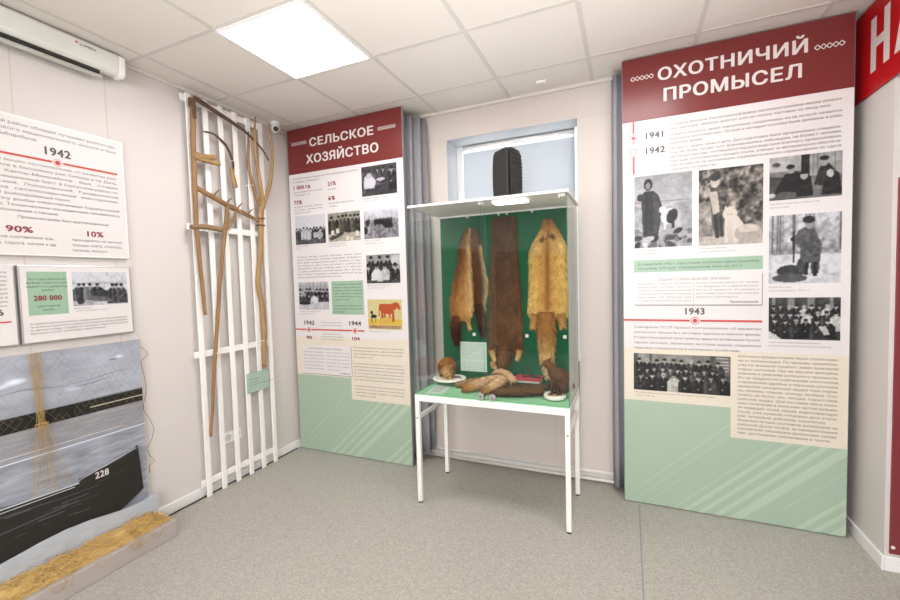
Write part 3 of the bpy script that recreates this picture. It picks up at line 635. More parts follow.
def clp1(mb):
    y = LY-.0009; line(mb, 'Успехи работы животноводов', .925, .016, y, .14, .51, 'r')
    para(mb, ['Колхозники, увеличивая', 'животноводческие ферма', 'плана, работая в районе', 'плана, весеннего молодняка', 'хозяйств, выращено в 60', 'тонн поросят правительства.'], .085, .315, .895, .030, .012, y)
    para(mb, ['ведь на фронт мясо жи-', 'вотноводов и увеличении', 'ста и пошли доход скла-', 'даживают 150 центнеров', 'молока в 1942 г. подняли', 'значение 200 ц.|'], .345, .590, .895, .030, .012, y); line(mb, 'К. Иванов', .718, .013, y, .49, .59, 'b')
textpart('clipping_text', M['inkg'], B1, clp1)
P(B1, ['Поголовье домашних крестьян возросшее', 'под населением в 1942 г. районе составляло', 'лось: Животноводов: скоту на 1000, коней –', '1800, свиньям – 1930.|', '', 'К тяжелейшей нагрузке для тыла трудностям от-', 'даёт бедственное положение. Животноводству', 'на прокормление посевов на силоса нужен ещё', 'же. Чтобы выручить главные корма, Колхозы в 90 е', 'создавали бригады для заготовки силоса и веточ-', 'ного корма. Для кормления коровам были нормы.|', '', 'На четырёх молочных стад животных Сургутское', 'и Сургутского района трудятся и отвагою, будут', 'скармливать колхозы подкорм 25, 16 нормы трав', 'в 1943 детского корма.|'], .628, 1.120, .952, .0275, .0125, LY, m='inks', name='paragraph')
def caps1():
    for x, z, a, b_ in ((.777, 2.190, 'Перебирают картофель и овощи', 'Октябрь колхоза, 1943 г.'), (.052, 1.838, 'На уборке урожая', '1942 год'), (.416, 1.842, 'Сдача хлеба государству', 'Сургутский район, 1940-е гг.'), (.785, 1.845, 'На полях и огородах', 'Сургутский район, 1940-е'), (.060, 1.258, 'Работники колхоза села Сургут', 'Сургутский район, 1944 г.'), (.794, 1.477, 'Работники колхоза в конторе', 'Сургутский район, 1940-е'), (.794, 1.095, 'Плакат времён войны, 1943 г.', '')):
        textpart('caption', M['inkg'], B1, lambda m_: (put(m_, a, x, z, .0095, LY, 'r', 1.15), put(m_, b_, x, z-.021, .0095, LY, 'r', 1.1)))
caps1()

# ------------------------------------------------------------------ curtains
def curtain(pts, z0, z1, n, amp, label, flare=0):
    mb = MB(); P = [Vector((x, y, 0)) for x, y in pts]; N = 60; cols = N+1; rows = 14
    segl = [(P[i+1]-P[i]).length for i in range(len(P)-1)]; L = sum(segl)
    def at(t):
        d = t*L
        for i, s_ in enumerate(segl):
            if d <= s_ or i == len(segl)-1: return P[i].lerp(P[i+1], d/s_), (P[i+1]-P[i]).normalized()
            d -= s_
    grid = []
    for side in (0, 1):
        for r in range(rows):
            k = r/(rows-1); z = z0+(z1-z0)*k
            for c in range(cols):
                t_ = c/N; p_, d_ = at(t_); nrm = Vector((d_.y, -d_.x, 0))
                a = amp*(1+.5*(1-k))*sin(2*pi*n*t_+.8*sin(3*k)+.5*sin(9*t_))
                q_ = p_+nrm*(a-side*.003)
                zz = z+(flare*t_*(1-k))
                grid.append((q_.x, q_.y, zz))
    f = []
    for s_ in (0, 1):
        o = s_*rows*cols
        for r in range(rows-1):
            for c in range(N):
                i = o+r*cols+c; qd = (i, i+1, i+cols+1, i+cols); f.append(qd if s_ == 0 else qd[::-1])
    o = rows*cols
    for c in range(N):
        f.append((c+1, c, o+c, o+c+1)); a = (rows-1)*cols; f.append((a+c, a+c+1, o+a+c+1, o+a+c))
    mb.add(grid, f)
    return tag(mb.build('curtain', M['curtain'], smooth=True), label, 'curtain', 'window curtains')
curtain([(.98, -.15), (1.17, -.20), (1.26, -.13), (1.300, -.055)], .03, 2.83, 5, .018, 'grey curtain gathered between the left banner and the window wall', .05)
curtain([(2.735, -.05), (2.745, -.15), (2.86, -.14), (3.05, -.09)], .05, 2.83, 5, .016, 'grey curtain whose edge shows behind the left side of the hunting banner')

# ------------------------------------------------------------------ projector screen
t = thing('projector_screen', 'white roll-up projector screen case under the ceiling on the left wall', 'projector screen', (.06, -1.603, 2.81))
sec = [(-.048, .058), (-.048, -.04), (-.03, -.058), (.02, -.062), (.040, -.045), (.045, .045), (.035, .058)]
def extr(sec, y0, y1, mb):
    n = len(sec); v = [(x, y0, z) for x, z in sec]+[(x, y1, z) for x, z in sec]
    mb.add(v, [tuple(range(n))[::-1], tuple(range(n, 2*n))]+[(i, (i+1) % n, (i+1) % n+n, i+n) for i in range(n)])
mb = MB(); extr(sec, -2.6, -.035, mb); mb.build('casing', M['screen'], t, bevel=.006)
mb = MB(); extr([(x*1.06, z*1.06 if z < 0 else z) for x, z in sec], -.035, 0, mb); mb.build('end_cap', M['white'], t, bevel=.008)
mb = MB(); mb.box((-.03, -2.6, -.078), (.012, -.12, -.058)); mb.build('fabric_slot', M['dark'], t)
mb = MB(); mb.tube([(-.008, -2.6, -.088), (-.008, -.105, -.088)], .013, 10); mb.build('pull_bar', M['screen'], t, smooth=True)
mb = MB()
lm = MB(); line(lm, 'LUMIEN', 0, .014, 0, 0, .075, 'r')
mb.add([(.0462, -.225+v[0], .018+v[2]) for v in lm.v], lm.f); mb.build('logo', M['black'], t)
mb = MB(); mb.box((.0445, -.243, .024), (.0462, -.234, .033)); mb.build('logo_mark', M['line'], t)

# ------------------------------------------------------------------ boards on the left wall
def wallboard(y0, z0, y1, z1, label, th=.022, edge='alu'):
    t = thing('information_board', label, 'information board', (.012, y0, z0), pi/2, 'information boards on the left wall')
    W = y1-y0; Hh = z1-z0
    MB().box((0, -.012, 0), (W, .011, Hh)).build('board', M[edge], t, bevel=.003)
    mb = MB(); mb.rect(.007, .007, W-.007, Hh-.007, -.0125); mb.build('sheet', M['paper'], t)
    return t
BY = -.0132
b1 = wallboard(-2.755, 1.690, -1.604, 2.386, 'large white text board with the year 1942, upper board on the left wall', edge='white')
zz = 1.690; yy = -2.755
U = lambda y: y-yy
P(b1, ['В предвоенное время обширный Сургутский район обладал лучшими рыбоугодь-', 'ями Западной Сибири, Ханты-Мансийского национального округа и был'], U(-2.70), U(-1.64), 2.337-zz, .0300, .0155, BY)
P(b1, ['самым богатым районом по объёму рыбодобычи.|'], U(-2.60), U(-1.86), 2.277-zz, .03, .0155, BY)
L_ = ['Постановление: 6 января вышло постановление «О развитии рыб-', 'ной отрасли и промыслов в бассейнах рек Сибири и на Даль-', 'нем Востоке». В Ханты-Мансийске был создан', 'государственный рыбопромышленный трест. В Сургутском районе от-', 'крыли и Сытоминский, Локосовский, Тундринский', 'рыбозаводы, четыре сетепосадочные мастерские,', 'девять рыбоучастков, 31 рыбоприёмный пункт.|', 'Приём и переработку рыбы обеспечивал Сургутский', 'рыбоконсервный завод. Техническим оснащением занималась', 'Сургутская моторно-рыболовная станция.|']
P(b1, L_, U(-2.45), U(-1.643), 2.152-zz, .0272, .0140, BY, sx=1.3)
P(b1, ['Промысел рыбы был круглогодичным.|'], U(-2.10), U(-1.7), 1.876-zz, .03, .014, BY)
P(b1, ['уловов составляли язь,|', 'щука, сорога, налим и др.|'], U(-2.22), U(-1.95), 1.775-zz, .031, .0145, BY); P(b1, ['приходилось на ценные|', 'породы: осётр, стерлядь,|', 'нельма, муксун.|'], U(-1.885), U(-1.64), 1.778-zz, .0285, .0135, BY)
textpart('year', M['ink'], b1, lambda m_: line(m_, '1942', 2.222-zz, .042, BY, U(-1.985), U(-1.862), 'b'))
textpart('figure', M['inkr'], b1, lambda m_: line(m_, '90%', 1.806-zz, .031, BY, U(-2.148), U(-2.043), 'b'))
textpart('figure', M['inkr'], b1, lambda m_: line(m_, '10%', 1.808-zz, .031, BY, U(-1.822), U(-1.733), 'b'))
mb = MB(); mb.rect(.03, 2.183-zz, U(-1.642), 2.194-zz, BY); mb.build('timeline', M['line'], b1)
def dotb(x, z, par, r=.018):
    mb = MB(); mb.disc(x, z, r*1.35, BY-.0004); mb.build('dot_ground', M['paper'], par)
    mb = MB(); mb.ring(x, z, r*.98, r*1.1, BY-.0008); mb.disc(x, z, r*.68, BY-.0008); mb.build('timeline_dot', M['line'], par)
dotb(U(-1.924), 2.188-zz, b1)
b2 = wallboard(-2.117, 1.240, -1.604, 1.641, 'white board with a green box reading 280 000 and a river photograph')
yy = -2.117; zz = 1.240
mb = MB(); mb.rect(U(-2.085), 1.384-zz, U(-1.921), 1.609-zz, BY); mb.build('green_box', M['mintdk'], b2)
textpart('figure', M['inkr'], b2, lambda m_: line(m_, '280 000', 1.459-zz, .027, BY-.0005, U(-2.064), U(-1.946), 'b'))
textpart('green_box_text', M['ink'], b2, lambda m_: [line(m_, t_, z_-zz, .011, BY-.0005, cx=U(-2.004), sx=1.25) for t_, z_ in (('За годы Великой', 1.565), ('войны Сургутский', 1.546), ('сдали государству', 1.527), ('рыбы', 1.508), ('центнеров', 1.425), ('рыбы', 1.406))])
p = Pic(84, 56, .86, 21); p.grad(0, .35, .9, .82); p.rect(0, .32, 1, .36, .6, .5); p.noise(.05, 10); p.rect(0, .62, 1, 1, .7, .6); p.noise(.25, 16, (0, .55, 1, 1))
for x, c in ((.12, .3), (.2, .2), (.3, .45), (.43, .2)): p.person(x, .34, .5, .7, c)
for x, c in ((.71, .2), (.78, .25), (.88, .3)): p.person(x, .36, .6, .5, c)
p.ell(.5, .65, .16, .12, .3); p.poly([(.3, .7), (.6, .75), (.7, .9), (.35, .88)], .45); p.rect(.62, 0, .63, .12, .5); p.ell(.13, .85, .06, .1, .2); p.noise(.1, 26)
photo('photo', p.rgb((.98, .99, 1.03)), U(-1.899), 1.420-zz, U(-1.628), 1.608-zz, BY, b2, 'grey photograph of fishermen hauling a catch on the shore')
P(b2, ['За доблестный выполнение и перевыполнение плана рыбодобы-', 'чи колхозы Сургутского района неоднократно были премиями', 'по фронту Победы. Государство наградило первое Президиума', 'Верхового СССР, награждён эффективным.|'], U(-2.085), U(-1.637), 1.336-zz, .0165, .0095, BY, sx=1.2, m='inks', name='paragraph')
textpart('captions', M['inkg'], b2, lambda m_: [put(m_, 'Добыча рыбы.', U(-1.899), 1.404-zz, .008, BY, 'r', 1.15), put(m_, 'Сургутский район, 1940-е гг.', U(-1.889), 1.390-zz, .008, BY, 'r', 1.1)])
b3 = wallboard(-2.640, 1.240, -2.127, 1.641, 'white text board at the left edge beside the board reading 280 000')
yy = -2.640; zz = 1.240
P(b3, ['На полях всех колхозов добывали рыбу для', 'фронта в трудные годы войны, работники', 'женщины и подростки делали сверх нормы', 'рыбаки сдали государству для обороны рай-', 'она рыбу зимой и летом, потому план был', 'дополнительно увеличен и выполнен раньше', 'на обработку в посёлках и на плашкоутах и', 'доставку на рыбозаводы района продукцию', 'направляли на фронт под кон-', 'трольными ценами.|'], U(-2.60), U(-2.157), 1.600-zz, .0205, .0105, BY, sx=1.2, m='inks', name='paragraph')
textpart('figure', M['ink'], b3, lambda m_: line(m_, '1946', 1.395-zz, .03, BY, U(-2.28), U(-2.175), 'b'))
mb = MB(); mb.rect(.007, 1.357-zz, U(-2.152), 1.364-zz, BY); mb.build('timeline', M['line'], b3)
# small hangers under the big board
# ------------------------------------------------------------------ boat mural
mt = thing('boat_mural', 'large grey photo mural of a black fishing boat numbered 228 below the information boards', 'mural', (0, -2.75, .101), pi/2)
yy = -2.75; zz = .101
Wm = -1.582-yy; w_, h_ = 300, 270
q = Pic(w_, h_, .6, 31); Yr = q.X*Wm+yy; Zr = (1-q.Y)*(1.191-.101)+.101
wave = q.fbm(10)*.10
st = Pic(w_, h_, 0, 32); st.Y = st.Y*5; 
def streak(seed, n, m):
    r = np.random.default_rng(seed); g = r.random((m+2, n+2)); x = q.X*n; y = q.Y*m; xi = x.astype(int); yi = y.astype(int); fx = x-xi; fy = y-yi
    return (g[yi, xi]*(1-fx)+g[yi, xi+1]*fx)*(1-fy)+(g[yi+1, xi]*(1-fx)+g[yi+1, xi+1]*fx)*fy-.5
base = .60+wave+streak(1, 14, 60)*.10+streak(2, 30, 130)*.09
sky = .62+streak(3, 6, 26)*.10+streak(4, 26, 90)*.04+q.fbm(5)*.06
A = np.where(Zr > .895, sky, base-.03)
A = np.where((Zr > .66) & (Zr <= .895), .56+streak(5, 20, 120)*.08+q.fbm(8)*.06, A)
for (cy, cz, ry, rz, v) in ((-2.16, 1.05, .05, .018, .86), (-2.22, 1.04, .05, .014, .85), (-1.70, 1.095, .025, .012, .84), (-1.93, .985, .05, .018, .74), (-1.73, 1.085, .03, .005, .4), (-1.85, .99, .12, .006, .5), (-2.1, 1.0, .2, .005, .48), (-1.8, 1.01, .2, .004, .5)):
    d = ((Yr-cy)/ry)**2+((Zr-cz-.012*np.sin(Yr*14))/rz)**2; A = np.where(d < 1, A*(d)+v*(1-d), A)
dk = (Zr > .812) & (Zr < .889); A = np.where(dk, .12+streak(6, 50, 40)*.05, A)
A = np.where((np.abs(Zr-.846) < .003) & (Yr > -1.86), .82, A); A = np.where(np.abs(Zr-.664) < .0035, .9, A); A = np.where((np.abs(Zr-.694) < .002) & (Yr < -1.7), .74, A)
col = np.stack([A*.955, A*.985, A*1.05], -1); col[dk] = (A[dk][:, None])*np.array([1.05, .98, .9])
pur = (Zr > .68) & (Zr < .812); col[pur] *= np.array([1.02, .985, .96])
MB().box((0, -.028, 0), (Wm, -.012, 1.09)).build('board', M['greyedge'], mt)
photo('backdrop_print', col*1.22, 0, 0, Wm, 1.09, -.0285, mt, 'grey water print with a dark band')
# boat cut-out
U = lambda y: y-yy
bo = [(-1.620, .270), (-1.628, .40), (-1.639, .547), (-1.648, .533), (-1.72, .508), (-1.80, .488), (-1.90, .474), (-1.934, .470), (-1.94, .452), (-1.99, .445), (-2.10, .452), (-2.25, .470), (-2.74, .51), (-2.74, .10), (-1.95, .10), (-1.72, .215)]
pts = [(U(a), b_-zz) for a, b_ in bo]
MB().prism(pts, -.048, -.036).build('boat_cutout', M['black'], mt)
mb = MB()
for (ya, za, yb, zb, th) in ((-1.94, .449, -2.26, .462, .006), (-1.96, .438, -2.26, .446, .0035), (-1.645, .534, -1.93, .468, .003), (-1.93, .466, -1.98, .447, .003)):
    mb.poly([(U(ya), za-zz), (U(yb), zb-zz), (U(yb), zb+th-zz), (U(ya), za+th-zz)], -.0485)
mb.build('gunwale_line', mat('pale_print', 'C9CDD2', .5), mt)
mb = MB()
for k in range(15):
    a = -2.26+random.random()*.34; z_ = .28+random.random()*.15; l = .02+random.random()*.10; th = .0015+random.random()*.004
    mb.poly([(U(a), z_-zz), (U(a+l), z_-.004-zz), (U(a+l), z_+th-.004-zz), (U(a), z_+th-zz)], -.0485-.00002*k)
for (ya, za, yb, zb, th) in ((-1.95, .40, -2.26, .425, .004), (-1.95, .355, -2.26, .345, .006), (-1.80, .42, -1.86, .415, .002), (-1.70, .44, -1.78, .425, .0015)):
    mb.poly([(U(ya), za-zz), (U(yb), zb-zz), (U(yb), zb+th-zz), (U(ya), za+th-zz)], -.0488)
mb.build('hull_marks', mat('grey_print', '53565A', .5), mt)
textpart('boat_number', M['inkw'], mt, lambda m_: line(m_, '228', .441-zz, .037, -.0490, U(-1.866), U(-1.797), 'b'))
# wave cut-out in front
wv = [(-1.556, .101), (-1.556, .214), (-1.63, .201), (-1.70, .199), (-1.762, .204), (-1.906, .228), (-2.013, .236), (-2.123, .230), (-2.224, .216), (-2.40, .20), (-2.74, .19), (-2.74, .101)]
MB().prism([(U(a), b_-zz) for a, b_ in wv], -.066, -.056).build('wave_cutout', mat('pale_water_print', 'B4BAC2', .5, .3, 14, stretch=(1, 1, 14)), mt)

# plinth and net heap
tag(MB().box((.002, -2.75, 0), (.286, -1.580, .100)).build('plinth', M['plinth'], bevel=.006), 'low grey plinth on the floor in front of the boat mural', 'plinth')
mb = MB()
for k in range(1500):
    y = -2.74+1.15*random.random(); x = .088+.158*random.random()**.9
    env = sqrt(max(0, 1-((x-.12)/.15)**2)); end = min(1, (-1.585-y)/.10)
    z = .104+.045*random.random()*env*end*(.8+.5*mnoise.noise((x*9, y*9, 0)))
    a = random.random()*6.28; l = .02+.05*random.random(); pts = []
    px, py, pz = x, y, z; da = (random.random()-.5)*1.6
    for s_ in range(6):
        pts.append((min(.275, max(.078, px)), max(-2.745, min(-1.585, py)), max(.103, pz))); px += cos(a)*l/4; py += sin(a)*l/4; pz += (random.random()-.5)*.012; a += da+(random.random()-.5)
    mb.tube(pts, .0016, 3, cap=False)
# heap body below the strands
n = 90; v = []; f = []
for i in range(n+1):
    y = -2.74+1.145*i/n; e_ = min(1, max(.05, (n-i)/8))
    for j in range(9):
        u_ = j/8; x = .080+.178*u_; hh = .030*sin(pi*min(1, u_*.8+.2))*e_*(.9+.7*mnoise.noise((x*20, y*14, 3)))
        v.append((x, y, .102+max(0, hh)))
for i in range(n):
    for j in range(8):
        a = i*9+j; f.append((a, a+1, a+10, a+9))
mb.add(v, f)
for yl in (-2.16, -2.13, -1.97, -1.82, -1.80, -1.78, -1.70):      # loops hanging over the plinth edge
    pts = [(.27, yl-.03, .108), (.291, yl-.028, .098), (.293, yl-.015, .065), (.292, yl+.01, .06), (.292, yl+.025, .08), (.288, yl+.03, .103), (.27, yl+.03, .108)]
    mb.tube(pts, .0016, 3, cap=False)
tag(mb.build('net_heap', M['net']), 'heap of straw coloured fishing net lying along the grey plinth', 'fishing net')
# draped net on the mural
nt_ = thing('fishing_net', 'thin tan fishing net draped over the boat mural and gathered in a hanging bunch', 'fishing net', (0, 0, 0))
mb = MB()
def netpt(i, j, NI, NJ):
    u_ = i/NI; v_ = j/NJ
    y = -2.30+.71*u_; z = 1.19-.52*v_*(.86+.14*u_)
    y += .012*sin(6*v_+9*u_); z += .02*sin(7*u_+2)*v_-.05*(1-abs(2*((u_*3) % 1)-1))*v_*.4
    return (.034+.004*sin(31*u_+7*v_), y, z)
NI, NJ = 22, 12
for j in range(NJ):
    for i in range(NI):
        dens = .38 if j < 6 else .7
        for (a, c) in (((i, j), (i+1, j+1)), ((i+1, j), (i, j+1))):
            if random.random() < dens: 
                p0, p1 = netpt(*a, NI, NJ), netpt(*c, NI, NJ)
                md = tuple((p0[k]+p1[k])/2+(random.random()-.5)*.006*(k > 0) for k in range(3)); mb.tube([p0, md, p1], .00045, 3, cap=False)
mb.build('mesh', M['netd'], nt_)
mb = MB()
for k in range(20):       # the bunch
    o = (random.random()-.5); pts = []
    for s_ in range(13):
        t_ = s_/12; z = 1.195-.70*t_
        wd = .055*abs(t_-.0)**.5*(1-.0*t_) if t_ < .12 else (.014+.03*abs(t_-.45)*1.1 if t_ < .55 else .018+.16*(t_-.5))
        if t_ < .15: wd = .032*(1-t_*3)
        y = -2.083+.012*t_+o*wd*2+.004*sin(19*t_+k); pts.append((.037+.012*random.random(), y, z-(.05*random.random() if s_ == 12 else 0)))
    mb.tube(pts, .0007, 3, cap=False)
for z in (.80, .815, .825, .83): mb.tube([(.05, -2.105, z), (.056, -2.08, z+.004), (.05, -2.05, z-.002)], .0016, 4)
mb.build('gathered_bunch', M['net'], nt_)
mb = MB()
mb.tube([(.03, -1.58, 1.145), (.03, -1.55, 1.120), (.03, -1.536, 1.093), (.03, -1.556, 1.075), (.03, -1.58, 1.057), (.03, -1.578, 1.02), (.03, -1.568, .97), (.03, -1.560, .90), (.03, -1.562, .851), (.03, -1.58, .79), (.03, -1.583, .75), (.03, -1.545, .67), (.03, -1.528, .609), (.03, -1.545, .55), (.03, -1.578, .501), (.03, -1.565, .456), (.03, -1.535, .405), (.03, -1.572, .386), (.03, -1.570, .342)], .0016, 5)
mb.build('edge_cord', M['cord'], nt_)

# ------------------------------------------------------------------ white trellis and farm tools
tr_ = thing('trellis', 'tall white slatted trellis standing against the left wall with old farm tools tied to it', 'trellis', (0, 0, 0))
for k in range(6):
    y = -1.195+.1215*k+.002
    MB().box((.045, y-.019, .004), (.057, y+.019, 2.835)).build('slat', M['slat'], tr_, bevel=.002)
for z in (.110, 1.030, 1.925, 2.800):
    MB().box((.031, -1.240, z-.022), (.045, -.560, z+.022)).build('rail', M['slat'], tr_, bevel=.002)
def wob(pts, n, amp, seed):
    P = [Vector(p) for p in pts]; out = []
    for i in range(len(P)-1):
        p0 = P[max(i-1, 0)]; p1 = P[i]; p2 = P[i+1]; p3 = P[min(i+2, len(P)-1)]
        for s_ in range(n):
            t_ = s_/n
            q_ = .5*((2*p1)+(p2-p0)*t_+(2*p0-5*p1+4*p2-p3)*t_*t_+(3*p1-p0-3*p2+p3)*t_**3)
            j = Vector((mnoise.noise((q_.z*7, seed, 0)), mnoise.noise((seed, q_.z*7, 3)), mnoise.noise((q_.z*5, 2, seed)))) * amp
            out.append(q_+j)
    out.append(P[-1]); return out
def lerp_r(n, *rs):
    return [float(np.interp(i/(n-1), np.linspace(0, 1, len(rs)), rs)) for i in range(n)]
def stick(name, pts, rs, m, parent, seed=1, n=6, amp=.004, ns=9, label=None):
    P = wob(pts, n, amp, seed); mb = MB(); mb.tube(P, lerp_r(len(P), *[r_*.74 for r_ in rs]), ns, jit=.12); o = mb.build(name, m, parent, smooth=True)
    if label: o['label'] = label
    return o
G = 'old hand tools on the trellis'
sc = thing('scythe', 'long wooden scythe with curved rusty blade and side grips, leftmost on the trellis', 'scythe', (0, 0, 0), 0, G)
stick('snath', [(.085, -1.186, 2.785), (.085, -1.194, 2.5), (.085, -1.202, 2.2), (.085, -1.205, 1.9), (.085, -1.192, 1.62), (.085, -1.176, 1.309)], (.022, .024, .022, .021, .018, .016), M['wood'], sc, 1)
stick('hand_grip', [(.083, -1.20, 2.415), (.095, -1.13, 2.415), (.105, -1.045, 2.430)], (.030, .026, .022), M['woodl'], sc, 2, amp=.003)
stick('hand_grip', [(.105, -1.20, 2.395), (.115, -1.12, 2.385), (.118, -1.03, 2.388)], (.024, .021, .024), M['woodl'], sc, 3, amp=.003)
stick('hand_grip', [(.088, -1.25, 1.915), (.100, -1.14, 1.925), (.110, -1.035, 1.915)], (.022, .024, .027), M['wood2'], sc, 4, amp=.002)
bl = [(.10, -1.185, 2.797), (.10, -1.139, 2.790), (.10, -1.027, 2.763), (.10, -.881, 2.728), (.10, -.776, 2.697), (.10, -.694, 2.655), (.10, -.61, 2.597), (.10, -.555, 2.53)]
PW = wob(bl, 4, 0, 1); mb = MB(); mb.tube(PW, lerp_r(len(PW), .019, .018, .014, .010, .007), 8, flat=.25); mb.build('blade', M['iron'], sc, smooth=True)
mb = MB(); mb.tube([(.085, -1.188, 2.795), (.085, -1.190, 2.735)], .023, 12); mb.box((.095, -1.200, 2.655), (.108, -1.176, 2.795)); mb.build('ferrule', mat('dark_binding', '5E4630', .8, .3, 60), sc, bevel=.004)
si = thing('sickle', 'small curved sickle with a short pale wooden handle hanging in the middle of the trellis', 'sickle', (0, 0, 0), 0, G)
PW = wob([(.066, -1.107, 2.600), (.066, -1.055, 2.610), (.066, -1.005, 2.603), (.066, -.926, 2.557), (.066, -.885, 2.48), (.066, -.872, 2.42), (.066, -.888, 2.375)], 5, 0, 1)
mb = MB(); mb.tube(PW, lerp_r(len(PW), .003, .008, .012, .012, .007), 8, flat=.25); mb.build('blade', M['iron'], si, smooth=True)
stick('handle', [(.066, -.893, 2.392), (.07, -.882, 2.33), (.072, -.866, 2.255)], (.016, .023, .025), M['woodl'], si, 5, amp=.001)
ra = thing('hay_rake', 'wooden hay rake with a slanting toothed head and a long handle tied to the trellis', 'rake', (0, 0, 0), 0, G)
stick('head', [(.09, -1.195, 2.190), (.09, -1.08, 2.148), (.09, -.93, 2.098), (.09, -.78, 2.055), (.09, -.655, 2.015)], (.024, .025, .025, .021, .016), M['wood'], ra, 6, amp=.002)
for (y, z) in ((-1.08, 2.155), (-.977, 2.118), (-.888, 2.093), (-.795, 2.062)):
    stick('tooth', [(.09, y, z-.02), (.13, y+.005, z+.02), (.15, y+.015, z+.035)], (.010, .008, .004), M['wood'], ra, 7, n=3, amp=.001)
stick('handle', [(.09, -.955, 2.10), (.085, -.975, 1.96), (.082, -1.022, 1.70), (.078, -1.075, 1.3), (.075, -1.13, .85), (.075, -1.178, .44)], (.019, .021, .019, .018, .016, .013), M['wood'], ra, 8)
stick('brace', [(.092, -.885, 2.075), (.095, -.925, 2.0), (.092, -.972, 1.93)], (.012, .013, .010), M['wood'], ra, 9, amp=.002)
fo = thing('hay_fork', 'wooden hay fork with three long tines and a bent handle, rightmost on the trellis', 'fork', (0, 0, 0), 0, G)
stick('handle', [(.09, -.632, 2.20), (.09, -.655, 2.05), (.09, -.672, 1.80), (.09, -.712, 1.55), (.09, -.690, 1.36), (.09, -.678, 1.18), (.09, -.692, .84)], (.030, .030, .026, .026, .027, .026, .023), M['woodl'], fo, 11)
stick('tine', [(.095, -.632, 2.13), (.10, -.655, 2.33), (.10, -.688, 2.57), (.10, -.672, 2.845)], (.024, .021, .018, .007), M['woodl'], fo, 12, amp=.003)
stick('tine', [(.095, -.628, 2.16), (.105, -.565, 2.32), (.105, -.530, 2.47), (.105, -.518, 2.63), (.105, -.548, 2.835)], (.020, .019, .018, .015, .006), M['woodl'], fo, 13, amp=.003)
stick('tine', [(.085, -.64, 2.12), (.09, -.70, 2.25), (.09, -.748, 2.42), (.09, -.744, 2.58), (.09, -.735, 2.715)], (.022, .019, .017, .014, .006), M['wood'], fo, 14, amp=.003)
mb = MB()
for z in (1.99, 2.045): mb.tube([(.09+.032*cos(a), -.660+.032*sin(a), z) for a in np.linspace(0, 6.28, 13)], .004, 4)
mb.build('binding', M['iron'], fo)
# white ties that hold the tools to the trellis are parts of the trellis
mb = MB()
for (y, z, r) in ((-.74, 2.295, .03), (-.87, 2.083, .035), (-1.085, 1.03, .025), (-.70, 1.06, .035), (-.872, 2.455, .016)):
    mb.tube([(.075+.03*cos(a), y+r*1.1*sin(a), z+.006*sin(a)) for a in np.linspace(0, 6.28, 15)], .0022, 4)
mb.build('ties', M['wire'], tr_)
lb = thing('label_plate', 'small grey green caption plate fixed low on the white trellis', 'label', (.058, -.842, .655), pi/2)
MB().box((0, -.006, 0), (.215, 0, .158)).build('plate', M['plate_green'], lb, bevel=.002)
textpart('text', M['ink'], lb, lambda m_: [put(m_, t_, .02, z_, .009, -.0065, 'r', 1.1) for t_, z_ in (('Орудия труда.', .105), ('Вилы, грабли,', .08), ('серп, коса-литовка. Дерево, металл.', .058))])
so = thing('power_socket', 'white double power socket on the left wall behind the trellis', 'socket', (0, -.953, .355), pi/2)
MB().box((-.08, -.012, -.042), (.08, 0, .042)).build('plate', M['socket'], so, bevel=.004)
for x in (-.04, .04):
    mb = MB(); mb.ring(x, 0, .016, .027, -.0125); mb.disc(x, 0, .016, -.0122); mb.build('socket_ring', mat('socket_recess', 'CFCCC8', .4), so)
# cable
mb = MB(); mb.tube(wob([(.022, -1.575, .006), (.026, -1.3, .006), (.020, -1.0, .006), (.028, -.7, .006), (.022, -.45, .006), (.02, -.3, .006)], 6, .002, 3), .0045, 6)
tag(mb.build('cable', M['black']), 'thin black cable lying along the skirting of the left wall', 'cable')
# camera
cm = thing('security_camera', 'small white dome security camera with a dark lens in the ceiling corner', 'security camera', (.085, -.452, 2.857))
mb = MB(); mb.lathe([(.034, 0), (.04, -.004), (.04, -.02), (.03, -.026)][::-1], (0, 0, .022)); mb.build('base', M['white'], cm, smooth=False)
mb = MB(); mb.lathe([(.035*sin(a), -.035*cos(a)) for a in np.linspace(.05, 3.0, 12)], (0, 0, -.032)); mb.build('ball', M['white'], cm, smooth=True)
mb = MB(); d = Vector((.72, -.60, -.35)).normalized(); c0 = Vector((0, 0, -.032)); mb.tube([c0+d*.020, c0+d*.0365], .021, 16); mb.build('lens', M['black'], cm)

# ------------------------------------------------------------------ heating pipes
mb = MB(); mb.tube([(1.20, -.045, .028), (2.80, -.045, .028), (3.9, -.045, .028)], .013, 10); tag(mb.build('heating_pipe', M['pipe'], smooth=True), 'lower pale heating pipe along the skirting under the window', 'pipe', 'heating pipes')
mb = MB(); mb.tube([(1.20, -.032, .070), (2.80, -.032, .070), (3.9, -.032, .070)], .008, 10); tag(mb.build('heating_pipe', M['pipe'], smooth=True), 'thin upper heating pipe along the skirting under the window', 'pipe', 'heating pipes')

